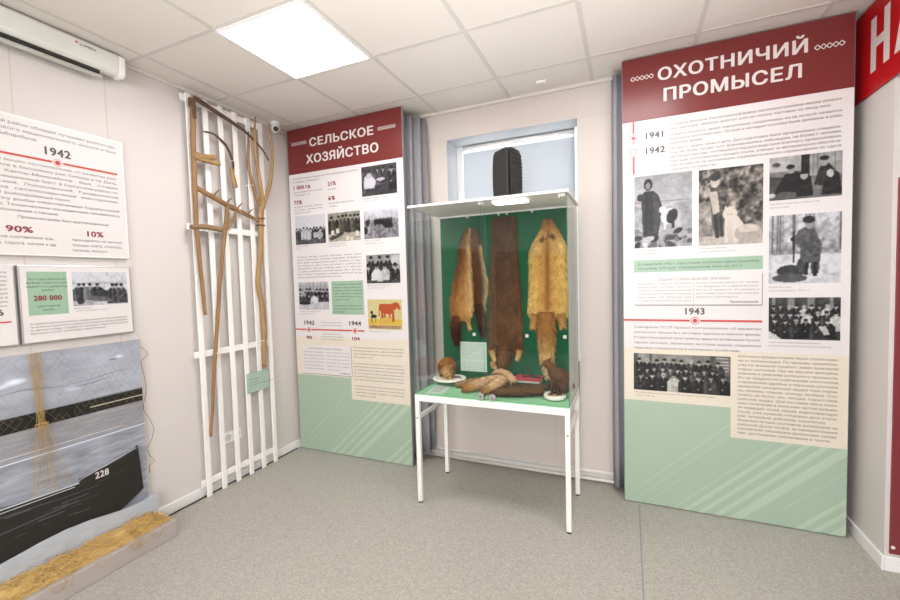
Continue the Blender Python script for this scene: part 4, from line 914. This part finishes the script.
# ------------------------------------------------------------------ red sign and wine board on the right
sg = thing('wall_sign', 'bright red sign with large white letters on the right wall under the ceiling', 'sign', (RX-.002, -.055, 2.412), -pi/2)
MB().box((0, -.010, 0), (1.9, 0, .452)).build('board', M['redsign'], sg, bevel=.002)
mb = MB(); mb.poly([(.229, .100), (.281, .100), (.281, .212), (.348, .212), (.348, .100), (.400, .100), (.400, .368), (.348, .368), (.348, .258), (.281, .258), (.281, .368), (.229, .368)], -.0108); mb.build('letter', M['inkw'], sg)
mb = MB()
for q_ in ([(.440, .100), (.492, .100), (.558, .368), (.518, .368)], [(.640, .100), (.588, .100), (.518, .368), (.562, .368)]): mb.poly(q_ if q_[0][0] < .5 else q_[::-1], -.0108)
mb.poly([(.50, .155), (.58, .155), (.57, .198), (.51, .198)], -.0109); mb.build('letter', M['inkw'], sg)
wp = thing('wall_panel', 'dark wine red board at the right edge on the doorway pier', 'panel', (RX+.018, -.479, .09))
MB().box((0, -.008, 0), (.31, 0, 1.85)).build('board', M['winepanel'], wp, bevel=.002)
mb = MB(); mb.cyl((.012, -.011, .035), (.012, -.008, .035), .008); mb.build('screw', M['white'], wp)
#MORE
# ------------------------------------------------------------------ the glass display case
vx0, vx1, vf, vb = 1.493, 2.505, -.737, -.247
dc = thing('display_case', 'glass display case of animal furs on a white metal table', 'display case', ((vx0+vx1)/2, (vf+vb)/2, 0))
ox, oy = (vx0+vx1)/2, (vf+vb)/2
class LB(MB):                           # geometry given in room coordinates, stored relative to the case
    def build(s, name, m, parent=dc, **k):
        s.v = [(x-ox, y-oy, z) for x, y, z in s.v]; return MB.build(s, name, m, parent, **k)
f = LB()
f.box((vx0, vf, .702), (vx1, vf+.03, .745)); f.box((vx0, vb-.03, .702), (vx1, vb, .745)); f.box((vx0, vf+.03, .702), (vx0+.03, vb-.03, .745)); f.box((vx1-.03, vf+.03, .702), (vx1, vb-.03, .745))
f.build('frame', M['wmetal'], bevel=.003)
for x in (vx0, vx1-.03):
    for y in (vf, vb-.03):
        l = LB().box((x, y, .010), (x+.03, y+.03, .702)).build('leg', M['wmetal'], bevel=.003)
        mb = LB(); mb.cyl((x+.015, y+.015, 0), (x+.015, y+.015, .012), .014); c = MB.build(mb, 'foot_cap', M['black'], l) if False else None
        v_ = [(a-ox, b_-oy, c_) for a, b_, c_ in mb.v]; mb.v = v_; MB.build(mb, 'foot_cap', M['black'], l)
    LB().box((x+.003, vf+.03, .575), (x+.027, vb-.03, .600)).build('side_rail', M['wmetal'], bevel=.002)
for x in (vx0+.015, vx1-.015):
    mb = LB(); mb.cyl((x, vf-.003, .588), (x, vf, .588), .006, 10); mb.build('bolt', M['chrome'])
LB().box((vx0+.004, vf+.003, .745), (vx1-.004, vb-.003, .751)).build('case_floor', M['felt'])
LB().box((vx0+.02, -.375, .751), (vx1-.02, -.266, .785)).build('riser', M['case_green2'], bevel=.002)
LB().box((vx0+.012, -.263, .751), (vx1-.012, -.251, 1.975)).build('back_panel', M['case_green'])
LB().box((vx0+.012, -.268, 1.975), (vx1-.012, -.250, 1.988)).build('back_rail', M['white'])
for x in (1.72, 1.96, 2.02, 2.2):
    LB().box((x, -.272, 1.962), (x+.012, -.262, 1.982)).build('panel_clip', M['white'])
for x in (1.758, 2.155, 2.417): LB().box((x-.011, -.271, 1.087), (x+.011, -.263, 1.109)).build('shelf_stud', M['white'])
def pane(name, a, c):
    mb = LB(); x0, y0, z0 = a; x1, y1, z1 = c; mb.box(a, c)
    thin = 0 if (x1-x0) < (y1-y0) else 1
    mb.m = [1]*6
    for i, fc in enumerate(((2, 2), (2, 2), (1, 1), (0, 0), (1, 1), (0, 0))):
        if fc[0] == thin: mb.m[i] = 0
    return mb.build(name, [M['glass'], M['gedge']])
pane('glass_door', (vx0+.004, vf+.002, .752), (2.015, vf+.006, 1.984)); pane('glass_door', (1.988, vf+.010, .752), (vx1-.004, vf+.014, 1.984))
pane('glass_side', (vx0+.002, vf+.018, .752), (vx0+.006, vb-.004, 1.984)); pane('glass_side', (vx1-.006, vf+.018, .752), (vx1-.002, vb-.004, 1.984))
LB().box((vx0-.008, vf-.012, 1.986), (vx1+.008, vb+.03, 2.001)).build('top_slab', M['white'], bevel=.002)
lp = LB(); lp.box((2.050, -.688, 1.974), (2.255, -.590, 1.986)); lp.build('lamp_panel', M['led'])
for x in (1.965, 2.46): LB().box((x, vf+.02, 1.968), (x+.03, vf+.05, 1.986)).build('top_clip', M['white'])
for x in (vx0+.02, vx1-.05): LB().box((x, vf+.001, 1.955), (x+.012, vf+.018, 1.986)).build('corner_clip', M['chrome'])
for x in (1.965, 2.043):
    mb = LB(); mb.tube([(x, vf-.016, .775), (x, vf+.001, .775)], .021, 20); l = mb.build('lock', M['clear'], bevel=.003)
    mb = MB(); mb.v = []; mb.tube([(x-ox, vf-.020-oy, .775), (x-ox, vf-.015-oy, .775)], .010, 14); MB.build(mb, 'keyhole', M['chrome'], l)

# ------------------------------------------------------------------ loudspeaker on the case
ls = thing('loudspeaker', 'black portable loudspeaker with a ribbed side standing on top of the glass case', 'loudspeaker', (2.083, -.44, 2.002), radians(20))
HS = .345
def prof(z): t_ = z/HS; return 1-.10*abs(2*t_-1)**2.5-.02*(t_ < .05)-.05*(t_ > .96)
def shell(sgn, ribs):
    mb = MB(); v = []; f = []; n = 61; R = []
    for i in range(n):
        z = HS*i/(n-1); s_ = prof(z); rb = (.0035 if ribs and (i % 4 in (1, 2)) and 3 < i < n-4 else 0)
        fy = -.125*(.90+.10*s_)+.016*(z > HS*.97)
        R.append([(sgn*.0015, fy+.006, z), (sgn*.008, fy, z), (sgn*.026, fy+.012-rb, z), (sgn*(.094*s_+rb), -.012*s_-rb, z), (sgn*.098*s_, .012, z), (sgn*.030, .085*s_, z), (sgn*.004, .092*s_, z)])
    k = len(R[0])
    for r in R: v += r
    for i in range(n-1):
        for j in range(k):
            q_ = (i*k+j, i*k+(j+1) % k, (i+1)*k+(j+1) % k, (i+1)*k+j); f.append(q_ if sgn > 0 else q_[::-1])
    f.append(tuple(range(k))[::-1] if sgn > 0 else tuple(range(k))); f.append(tuple(range((n-1)*k, n*k)) if sgn > 0 else tuple(range((n-1)*k, n*k))[::-1])
    mb.add(v, f); return mb
shell(-1, False).build('front_shell', M['grille'], ls); shell(1, True).build('ribbed_shell', M['black'], ls)
mb = MB(); mb.tube([(-.010, -.120, .012), (-.010, -.126, .03), (-.010, -.127, .17), (-.010, -.126, .31), (-.010, -.118, .338)], .005, 8); mb.build('ridge_trim', mat('glossy_black', '37342F', .25, .1, 50), ls)
mb = MB(); mb.add([(-.068, -.052, .022), (-.052, -.068, .022), (-.060, -.062, .045)], [(0, 1, 2)]); mb.build('badge', M['inkw'], ls)
mb = MB(); mb.box((.085, .0, .0), (.115, .03, .020)); mb.build('plug', M['red'], ls, bevel=.004)

# ------------------------------------------------------------------ furs
def hexc(c): return np.array([int(c[i:i+2], 16)/255 for i in (0, 2, 4)])
def mixc(a, b_, t_): t_ = min(1, max(0, t_)); return hexc(a)*(1-t_)+hexc(b_)*t_ if isinstance(a, str) else a*(1-t_)+b_*t_
class Fur(MB):
    def __init__(s): MB.__init__(s); s.c = []
    def addc(s, v, f, c): MB.add(s, v, f); s.c += [tuple(x) for x in c]
    def surf(s, P, C, closed=False):     # P rows x cols points, C colours
        r, k = len(P), len(P[0]); v = [p_ for row in P for p_ in row]; c = [p_ for row in C for p_ in row]; f = []
        for i in range(r-1):
            for j in range(k if closed else k-1):
                j2 = (j+1) % k; f.append((i*k+j, i*k+j2, (i+1)*k+j2, (i+1)*k+j))
        if closed: f.append(tuple(range(k-1, -1, -1))); f.append(tuple(range((r-1)*k, r*k)))
        s.addc(v, f, c)
    def tuft(s, p_, d_, L, w_, col):
        sd = d_.cross(Vector((random.random()-.5, random.random()-.5, random.random()-.5)))
        if sd.length < 1e-6: return
        sd = sd.normalized()*w_; j = .70+.6*random.random()
        c = np.clip(np.array(col)*j, 0, 1); s.addc([p_-sd, p_+sd, p_+d_*L], [(0, 1, 2)], [c, c, np.clip(c*1.08, 0, 1)])
    def done(s, name, parent, off=(0, 0, 0)):
        s.v = [(a-off[0], b_-off[1], c-off[2]) for a, b_, c in s.v]
        return MB.build(s, name, M['fur'], parent, smooth=True, cols=linarr(np.array(s.c)))
def hide(parent, off, name, prof, y, th, colf, nt, L, back=-.264, rows=40):
    """flat pelt hanging in the xz plane: prof = [(z, xl, xr)] from top to bottom"""
    F = Fur(); Z = np.array([p_[0] for p_ in prof]); XL = np.array([p_[1] for p_ in prof]); XR = np.array([p_[2] for p_ in prof])
    def at(t_, u_):
        z = Z[0]+(Z[-1]-Z[0])*t_; xl = np.interp(-z, -Z, XL); xr = np.interp(-z, -Z, XR)
        e_ = min(1, t_*8+.25, (1-t_)*8+.25); bul = th*e_*sqrt(max(0, 1-u_*u_))
        return Vector((xl+(xr-xl)*(u_+1)/2+.003*mnoise.noise((z*25, u_*3, 1)), y-bul, z))
    k = 15; P_ = []; C_ = []
    for i in range(rows+1):
        t_ = i/rows; ring = [at(t_, -cos(pi*j/(k-1))) for j in range(k)]; c = [colf(t_, -cos(pi*j/(k-1))) for j in range(k)]
        P_.append(ring+[Vector((ring[-1].x, min(back, y+.004), ring[-1].z)), Vector((ring[0].x, min(back, y+.004), ring[0].z))]); C_.append(c+[c[-1], c[0]])
    F.surf(P_, C_, True)
    for q_ in range(nt):
        t_ = random.random(); u_ = -cos(pi*random.random()) if random.random() < .7 else random.choice((-1, 1))*(1-.05*random.random())
        p_ = at(t_, u_); d_ = Vector((u_*.8+(random.random()-.5)*.8, -.40-.35*random.random(), -.8)).normalized()
        F.tuft(p_, d_, L*(.6+.8*random.random()), .0017, colf(t_, u_))
    return F.done(name, parent, off)
def furtube(parent, off, name, pts, rad, colf, nt, L, n=6, flat=1, drop=-.2, amp=.003):
    F = Fur(); PW = wob(pts, n, amp, len(pts)+rad[0]*100); R = lerp_r(len(PW), *rad)
    T_ = [(PW[min(i+1, len(PW)-1)]-PW[max(i-1, 0)]).normalized() for i in range(len(PW))]
    def fr(i):
        a = Vector((0, 0, 1)) if abs(T_[i].z) < .8 else Vector((0, -1, 0)); a = (a-T_[i]*a.dot(T_[i])).normalized(); return a, T_[i].cross(a)
    k = 12; P_ = []; C_ = []
    for i in range(len(PW)):
        a, b_ = fr(i); P_.append([PW[i]+a*(R[i]*flat*cos(2*pi*j/k))+b_*(R[i]*sin(2*pi*j/k)) for j in range(k)]); C_.append([colf(i/(len(PW)-1), cos(2*pi*j/k)) for j in range(k)])
    F.surf(P_, C_, True)
    for q_ in range(nt):
        i = random.randrange(len(PW)); a, b_ = fr(i); th = random.random()*2*pi; nrm = (a*cos(th)*1.0+b_*sin(th)); p_ = PW[i]+a*(R[i]*flat*cos(th))+b_*(R[i]*sin(th))
        p_ = p_+T_[i]*(random.random()-.5)*.01; F.tuft(p_, (T_[i]*.8+nrm*(.35+.4*random.random())+Vector((0, 0, drop*random.random()))).normalized(), L*(.6+.8*random.random()), .002, colf(i/(len(PW)-1), cos(th)))
    return F.done(name, parent, off)
GP = 'pelts hanging in the glass case'
def nz_(t_, u_, s_): return .5+.5*mnoise.noise((t_*s_, u_*s_*.5, 7.3))
# golden marten pelt
o_ = (1.70, -.285, 1.88); pe = thing('marten_pelt', 'narrow golden marten pelt hanging leftmost in the glass case', 'pelt', o_, 0, GP)
def cm1(t_, u_):
    c = mixc('6A4629', 'A07340', t_*1.3); c = mixc(c, hexc('D2B682'), max(0, (u_-.15)*1.3)); c = mixc(c, hexc('55371F'), max(0, .6*(1-abs(u_+.6)*2.2))); c = mixc(c, hexc('B07F42'), max(0, (t_-.5))*.8); return c*(.86+.3*nz_(t_, u_, 14))
hide(pe, o_, 'pelt_body', [(1.885, 1.725, 1.752), (1.83, 1.700, 1.752), (1.75, 1.668, 1.752), (1.64, 1.660, 1.757), (1.55, 1.635, 1.762), (1.45, 1.606, 1.765), (1.34, 1.586, 1.765), (1.25, 1.592, 1.755), (1.20, 1.600, 1.735)], -.29, .028, cm1, 1900, .022)
cmT = lambda t_, u_: mixc('5F3F27', '38261B', t_*1.8)*(.85+.3*nz_(t_, u_, 10))
furtube(pe, o_, 'tail', [(1.630, -.295, 1.24), (1.622, -.300, 1.17), (1.622, -.298, 1.09), (1.632, -.295, 1.025)], (.030, .036, .033, .008), cmT, 700, .022)
furtube(pe, o_, 'paw', [(1.722, -.30, 1.23), (1.728, -.302, 1.18), (1.738, -.30, 1.135)], (.018, .012, .010), lambda t_, u_: mixc('A37A48', 'C9A468', t_), 160, .012)
mb = MB(); mb.tube([(1.745-o_[0], -.265-o_[1], 1.905-o_[2]), (1.742-o_[0], -.28-o_[1], 1.90-o_[2]), (1.742-o_[0], -.285-o_[1], 1.87-o_[2])], .003, 5); mb.build('hook', M['chrome'], pe)
# brown marten pelt
o_ = (1.79, -.285, 1.875); pe = thing('marten_pelt', 'brown marten pelt with pale cream edge hanging second from the left in the glass case', 'pelt', o_, 0, GP)
def cm2(t_, u_):
    c = mixc('705540', '553823', t_*1.4); c = mixc(c, hexc('C8AC7C'), max(0, (u_-.45)*2)*(t_ > .2)); return c*(.86+.3*nz_(t_, u_, 14))
hide(pe, o_, 'pelt_body', [(1.885, 1.765, 1.795), (1.84, 1.757, 1.815), (1.74, 1.757, 1.835), (1.62, 1.760, 1.852), (1.50, 1.766, 1.876), (1.40, 1.770, 1.872), (1.33, 1.778, 1.855), (1.27, 1.79, 1.85)], -.285, .024, cm2, 1700, .022)
furtube(pe, o_, 'tail', [(1.815, -.292, 1.33), (1.822, -.295, 1.25), (1.832, -.293, 1.16), (1.838, -.29, 1.09)], (.028, .034, .028, .007), lambda t_, u_: hexc('38271D')*(.85+.4*nz_(t_, u_, 10)), 650, .022)
# beaver pelt
o_ = (2.01, -.285, 1.94); pe = thing('beaver_pelt', 'wide dark brown beaver pelt hanging in the middle of the glass case', 'pelt', o_, 0, GP)
def cb(t_, u_):
    c = mixc('503D30', '5C412B', t_); c = mixc(c, hexc('7C5632'), max(0, (abs(u_)-.8)*3)); c = mixc(c, hexc('6C503A'), .5*max(0, mnoise.noise((t_*9, u_*2, 2)))); return c*(.66+.5*nz_(t_, u_, 22)+.22*nz_(t_, u_, 7))
hide(pe, o_, 'pelt_body', [(1.945, 1.930, 2.092), (1.92, 1.921, 2.097), (1.72, 1.918, 2.101), (1.52, 1.905, 2.112), (1.355, 1.895, 2.123), (1.12, 1.885, 2.128), (.995, 1.880, 2.130), (.962, 1.900, 2.100)], -.287, .026, cb, 4200, .016, rows=60)
furtube(pe, o_, 'tail', [(2.00, -.295, 1.02), (1.985, -.298, .94), (1.975, -.298, .87), (1.985, -.296, .80)], (.062, .058, .048, .030), cb, 800, .016, flat=.4)
for pts, q_ in (([(1.90, -.298, .99), (1.912, -.30, .95), (1.93, -.302, .915)], 1), ([(2.105, -.298, 1.0), (2.102, -.30, .965), (2.090, -.302, .93)], 2), ([(1.93, -.30, .90), (1.908, -.302, .885), (1.935, -.302, .86)], 3)):
    furtube(pe, o_, 'paw', pts, (.022, .018, .014), lambda t_, u_: mixc('A77E4C', 'D2AE72', t_), 120, .010)
# fox pelt
o_ = (2.315, -.285, 1.90); pe = thing('raccoon_dog_pelt', 'fluffy golden cream pelt with two dark ear spots hanging rightmost in the glass case', 'pelt', o_, 0, GP)
def cf(t_, u_):
    c = mixc('BE8E48', 'DAB56C', abs(u_)*1.5-.15); c = mixc(c, hexc('6E4626'), .6*max(0, 1-abs(u_)*4.2)*(t_ > .12)); c = mixc(c, hexc('8E6436'), max(0, .24-t_)*3.0); c = mixc(c, hexc('DCC086'), max(0, (t_-.88)*7)*.8)
    for (tt, uu, rt_, ru) in ((.205, -.42, .035, .20), (.185, .36, .035, .20)):
        d_ = ((t_-tt)/rt_)**2+((u_-uu)/ru)**2
        if d_ < 1.2: c = mixc(c, hexc('4A3122'), 1.15-d_*.8)
    c = mixc(c, hexc('DCC086'), .6*max(0, 1-((t_-.32)/.06)**2)*min(1, abs(u_)*1.5)); return c*(.88+.26*nz_(t_, u_, 12))
hide(pe, o_, 'pelt_body', [(1.905, 2.298, 2.338), (1.87, 2.292, 2.355), (1.845, 2.282, 2.374), (1.80, 2.252, 2.395), (1.76, 2.226, 2.417), (1.70, 2.200, 2.438), (1.66, 2.192, 2.442), (1.58, 2.196, 2.440), (1.42, 2.190, 2.445), (1.33, 2.182, 2.446), (1.26, 2.180, 2.444), (1.235, 2.20, 2.43)], -.29, .042, cf, 6500, .021, rows=60)
furtube(pe, o_, 'tail', [(2.30, -.300, 1.27), (2.302, -.305, 1.15), (2.300, -.305, 1.02), (2.300, -.30, .92), (2.305, -.296, .82)], (.055, .058, .050, .036, .008), lambda t_, u_: mixc(mixc('96683A', 'C8A468', (t_-.25)*3), hexc('D8C49C'), (t_-.55)*2)*(.86+.3*nz_(t_, u_, 8)), 1700, .026)
for pts in ([(2.225, -.30, 1.26), (2.215, -.302, 1.20), (2.205, -.302, 1.155)], [(2.395, -.30, 1.26), (2.405, -.302, 1.21), (2.412, -.302, 1.165)]):
    furtube(pe, o_, 'paw', pts, (.030, .024, .016), lambda t_, u_: mixc('9C7240', 'C39C60', t_), 260, .018)
mb = MB(); mb.tube([(2.318-o_[0], -.295-o_[1], 1.91-o_[2]), (2.318-o_[0], -.30-o_[1], 1.895-o_[2])], .012, 10); mb.build('nose', M['iron'], pe, smooth=True)

# lying skins
GL2 = 'skins lying on the case floor'
def lying(label, pts, rad, c1, c2, nt=700, flat=.7, face=None):
    o_ = pts[0]; e_ = thing('fur_skin', label, 'fur skin', o_, random.random()*0, GL2)
    furtube(e_, o_, 'skin_body', pts, rad, lambda t_, u_: mixc(c1, c2, .5+.5*u_)*(.84+.32*nz_(t_, u_, 9)), nt, .013, flat=flat, drop=0)
    if face: furtube(e_, o_, 'head', face[0], face[1], lambda t_, u_: mixc('B98A50', '8A5E34', t_)*(.85+.3*nz_(t_, u_, 9)), 200, .010, flat=.85, drop=0)
    return e_
lying('flat grey brown skin lying behind the others near the rat mount', [(1.70, -.520, .773), (1.79, -.47, .785), (1.89, -.44, .795), (1.99, -.42, .802)], (.020, .034, .036, .026), '705740', '9A7C5C')
lying('pale beige skin with a round tan head turned to the glass', [(1.84, -.585, .786), (1.90, -.53, .800), (1.97, -.47, .815), (2.03, -.43, .82)], (.032, .040, .042, .032), '93714F', 'BE9E78', 900, .8, ([(1.845, -.58, .786), (1.815, -.615, .782), (1.80, -.635, .778)], (.034, .032, .016)))
lying('pale beige skin lying beside the door locks with a dark tan face', [(1.965, -.60, .782), (2.005, -.53, .80), (2.04, -.46, .82), (2.06, -.42, .825)], (.030, .038, .040, .030), '93714F', 'C3A47E', 800, .8, ([(1.965, -.60, .782), (1.95, -.635, .779), (1.945, -.655, .775)], (.030, .028, .012)))
lying('ridged beige skin leaning over the top of the skin pile', [(1.945, -.405, .842), (2.00, -.425, .862), (2.06, -.45, .850), (2.12, -.50, .815)], (.020, .028, .030, .024), '8A6A4C', 'C4A682', 700)
lying('dark brown mink skin lying along the front of the case floor', [(2.00, -.655, .772), (2.08, -.635, .782), (2.18, -.605, .786), (2.27, -.565, .786), (2.31, -.54, .78)], (.014, .030, .034, .032, .018), '3A2719', '6A4C2E', 1300, .75)
lying('second dark mink skin lying behind the front one', [(2.03, -.58, .776), (2.12, -.545, .787), (2.22, -.51, .792), (2.33, -.47, .79)], (.014, .026, .028, .020), '352316', '594028', 1000, .8)

# ------------------------------------------------------------------ mounted animals
def mount(name, label, loc, balls, colf, nt, L, vox=.006):
    t = thing(name, label, 'stuffed animal', loc)
    bm = bmesh.new()
    for (c, r, ax) in balls:
        m_ = Matrix.Translation(Vector(c)-Vector(loc))
        if isinstance(ax, (tuple, list)): m_ = m_ @ Matrix.Diagonal((ax[0], ax[1], ax[2], 1))
        bmesh.ops.create_icosphere(bm, subdivisions=3, radius=r, matrix=m_)
    me = bpy.data.meshes.new('tmp'); bm.to_mesh(me); bm.free(); ob = bpy.data.objects.new('tmp', me); COL.objects.link(ob)
    rm = ob.modifiers.new('r', 'REMESH'); rm.mode = 'VOXEL'; rm.voxel_size = vox
    sm = ob.modifiers.new('s', 'SMOOTH'); sm.iterations = 3; sm.factor = .6
    bpy.context.view_layer.update(); ev = ob.evaluated_get(bpy.context.evaluated_depsgraph_get()); m2 = ev.to_mesh()
    F = Fur(); V = [v.co.copy() for v in m2.vertices]; N = [v.normal.copy() for v in m2.vertices]; fs = [tuple(p_.vertices) for p_ in m2.polygons]; ev.to_mesh_clear()
    bpy.data.objects.remove(ob)
    F.addc(V, fs, [colf(v+Vector(loc)) for v in V])
    for q_ in range(nt):
        i = random.randrange(len(V)); n_ = N[i]
        F.tuft(V[i], (n_*.5+Vector((.25, .35, -.45))+Vector((random.random()-.5, random.random()-.5, random.random()-.5))*.4).normalized(), L*(.6+.8*random.random()), .0016, colf(V[i]+Vector(loc)))
    F.done('body', t); return t
def chain(a, b_, ra, rb, n=6): 
    return [(tuple(Vector(a).lerp(Vector(b_), i/(n-1))), ra+(rb-ra)*i/(n-1), None) for i in range(n)]
def slab(parent, loc, c, rx, ry, th, name='base_plate', foot=None):
    mb = MB(); mb.lathe([(.96, 0), (1, th*.4), (1, th*.8), (.96, th)], (c[0]-loc[0], c[1]-loc[1], c[2]-loc[2]), 36, sx=rx, sy=ry); o = mb.build(name, M['plaster'], parent)
    o['label'] = 'white oval base plate'
# muskrat
ml = (1.61, -.42, .785); 
def cmu(v):
    c = mixc('63421F', '936634', (v.z-.80)*7); c = mixc(c, hexc('C8A46C'), min(1, max(0, (-.450-v.y)*20))*max(0, 1.35-(v.z-.80)*11)); return c*(.8+.4*(.5+.5*mnoise.noise(v*45)))
B = [((1.583, -.395, .872), .062, (1.0, 1.15, 1.05)), ((1.572, -.375, .862), .062, (1.0, 1, 1.0)), ((1.600, -.425, .862), .056, None), ((1.622, -.462, .862), .045, (1, 1, 1)), ((1.634, -.492, .850), .028, (1, 1, .9)), ((1.640, -.510, .846), .016, None)]
B += [((1.596, -.462, .900), .011, None), ((1.650, -.452, .898), .011, None)]
B += chain((1.60, -.45, .83), (1.600, -.475, .803), .018, .011)+chain((1.645, -.45, .83), (1.648, -.480, .803), .016, .011)+chain((1.55, -.39, .83), (1.545, -.42, .803), .022, .012)
mu_ = mount('mounted_muskrat', 'stuffed tan brown muskrat on a white plate at the left of the case', ml, B, cmu, 2600, .014)
slab(mu_, ml, (1.615, -.425, .786), .122, .115, .014)
for x, y in ((1.612, -.500), (1.656, -.492)):
    mb = MB(); mb.lathe([(.0005, -.005), (.004, -.003), (.005, 0), (.004, .003), (.0005, .005)], (x-ml[0], y-ml[1], .872-ml[2]), 10); mb.build('eye', M['eye'], mu_, smooth=True)
mb = MB(); mb.tube([(1.648-ml[0]+.0, -.43-ml[1], .803-ml[2]), (1.69-ml[0], -.41-ml[1], .803-ml[2]), (1.715-ml[0], -.45-ml[1], .803-ml[2])], [.007, .005, .003], 8); mb.build('tail', M['iron'], mu_, smooth=True)
mb = MB(); mb.tube([(1.640-ml[0], -.524-ml[1], .849-ml[2]), (1.640-ml[0], -.529-ml[1], .848-ml[2])], .006, 8); mb.build('nose', M['eye'], mu_)
# mink
ml = (2.40, -.565, .752)
def cmk(v):
    c = mixc('3E2719', '6A4526', (v.z-.80)*5); c = mixc(c, hexc('8B6238'), max(0, (2.37-v.x)*10)); return c*(.8+.4*(.5+.5*mnoise.noise(v*50)))
B = chain((2.448, -.552, .872), (2.425, -.565, .900), .048, .044)+chain((2.425, -.565, .900), (2.392, -.58, .915), .044, .036)+chain((2.392, -.58, .915), (2.374, -.588, .955), .034, .026)+chain((2.374, -.588, .955), (2.352, -.594, .976), .025, .025)+chain((2.352, -.594, .976), (2.326, -.600, .970), .022, .011)
B += [((2.366, -.578, .998), .009, None), ((2.362, -.612, .997), .009, None), ((2.455, -.548, .838), .045, None)]
B += chain((2.388, -.600, .89), (2.380, -.606, .792), .016, .009)+chain((2.402, -.562, .89), (2.400, -.566, .792), .016, .009)+chain((2.440, -.585, .85), (2.428, -.600, .792), .026, .011)+chain((2.462, -.535, .85), (2.455, -.545, .792), .024, .011)
B += [((2.372, -.612, .789), .009, (1.5, 1.1, .7)), ((2.392, -.572, .789), .009, (1.5, 1.1, .7)), ((2.420, -.606, .789), .010, (1.7, 1.1, .7))]
mk = mount('mounted_mink', 'stuffed dark brown mink standing head up on a white plate at the right', ml, B, cmk, 2400, .010, .0045)
slab(mk, ml, (2.395, -.575, .762), .068, .080, .020)
mb = MB(); mb.lathe([(.75, 0), (.8, .012)], (2.395-ml[0], -.575-ml[1], 0), 24, sx=.05, sy=.06); mb.build('plate_foot', M['woodl'], mk)
mb = MB(); mb.tube([(2.355-ml[0], -.62-ml[1], .783-ml[2]), (2.40-ml[0], -.625-ml[1], .784-ml[2]), (2.44-ml[0], -.605-ml[1], .784-ml[2])], .005, 7); mb.build('twig', M['woodl'], mk)
furtube(mk, ml, 'tail', [(2.475, -.53, .85), (2.484, -.505, .815), (2.474, -.47, .80)], (.020, .018, .006), lambda t_, u_: hexc('46301F'), 300, .014)
for y in (-.574, -.617):
    mb = MB(); mb.lathe([(.0005, -.004), (.0035, -.002), (.004, 0), (.0035, .002), (.0005, .004)], (2.343-ml[0], y-ml[1], .981-ml[2]), 10); mb.build('eye', M['eye'], mk, smooth=True)

# papers, red cover, trap
sh = thing('info_sheet', 'grey printed text sheet standing against the green back panel of the case', 'paper', (1.644, -.266, .79))
MB().box((0, -.003, .028), (.208, 0, .250)).build('sheet', M['cardm'], sh)
P(sh, ['Во время войны пушнина была в', 'стране валютой. Охотники сдавали', 'шкурки соболя, горностая, белки', 'лисицы, выдры и ондатры', 'заготовительным конторам района', 'на нужды фронта и тыла страны', 'план перевыполняли ежегодно.', 'Женщины и дети заменили мужчин', 'ушедших на фронт охотников', '', 'Представлены шкурки животных', 'соболь, бобр, енотовидная собака', 'белка, норка и ондатра из', 'собрания районного музея', 'Сургутский район 1942 год'], .012, .196, .232, .0138, .0075, -.0035, m='inkg', name='text')
cd = thing('caption_card', 'pale green caption card lying flat in the front left corner of the case', 'card', (1.61, -.60, .7515))
mb = MB(); q_ = [(1.562, -.722), (1.678, -.674), (1.655, -.493), (1.535, -.486)]
mb.add([(a-1.61, b_+.60, z) for z in (0, .0015) for a, b_ in q_], [(3, 2, 1, 0), (4, 5, 6, 7), (0, 1, 5, 4), (1, 2, 6, 5), (2, 3, 7, 6), (3, 0, 4, 7)]); mb.build('card', M['cardm'], cd)
mb = MB()
for k in range(6):
    y = -.655+.026*k; mb.box((1.578-1.61-.006*k, y+.60, .0016), (1.650-1.61-.004*k, y+.605, .0018))
mb.build('text', M['inkg'], cd)
rd = thing('red_cover', 'flat red cover lying at the back of the case under a small black metal frame', 'book', (2.168, -.325, .786))
mb = MB(); q_ = [(-.098, -.048, 0), (.094, -.052, 0), (.102, .046, 0), (-.082, .046, 0)]
mb.add([(a, b_, (.014 if b_ < 0 else .030)+dz) for dz in (0, .006) for a, b_, _ in q_], [(3, 2, 1, 0), (4, 5, 6, 7), (0, 1, 5, 4), (1, 2, 6, 5), (2, 3, 7, 6), (3, 0, 4, 7)])
mb.build('cover', M['red'], rd, bevel=.002)
mb = MB(); mb.add([(a*.96, b_*.94, z) for z, s_ in ((0, 0), (1, 1)) for a, b_, _ in q_ for z in ((0 if s_ == 0 else (.0138 if b_ < 0 else .0298)),)], [(3, 2, 1, 0), (4, 5, 6, 7), (0, 1, 5, 4), (1, 2, 6, 5), (2, 3, 7, 6), (3, 0, 4, 7)]); mb.build('pages', M['paper'], rd)
tp = thing('metal_trap', 'small black metal frame standing on the red cover in the case', 'trap', (2.16, -.318, .815))
mb = MB(); mb.tube([(-.026, 0, .004), (-.027, .004, .045), (-.022, .006, .070), (.020, .006, .072), (.026, .004, .045), (.026, 0, .004)], .0042, 7); mb.build('loop', M['black'], tp)
mb = MB(); mb.tube([(-.03, 0, .003), (.03, -.004, .003), (.10, -.012, .003)], .005, 6); mb.box((.055, -.02, .0), (.085, -.004, .012)); mb.box((.028, -.012, 0), (.05, .004, .014)); mb.build('base_bar', M['black'], tp)
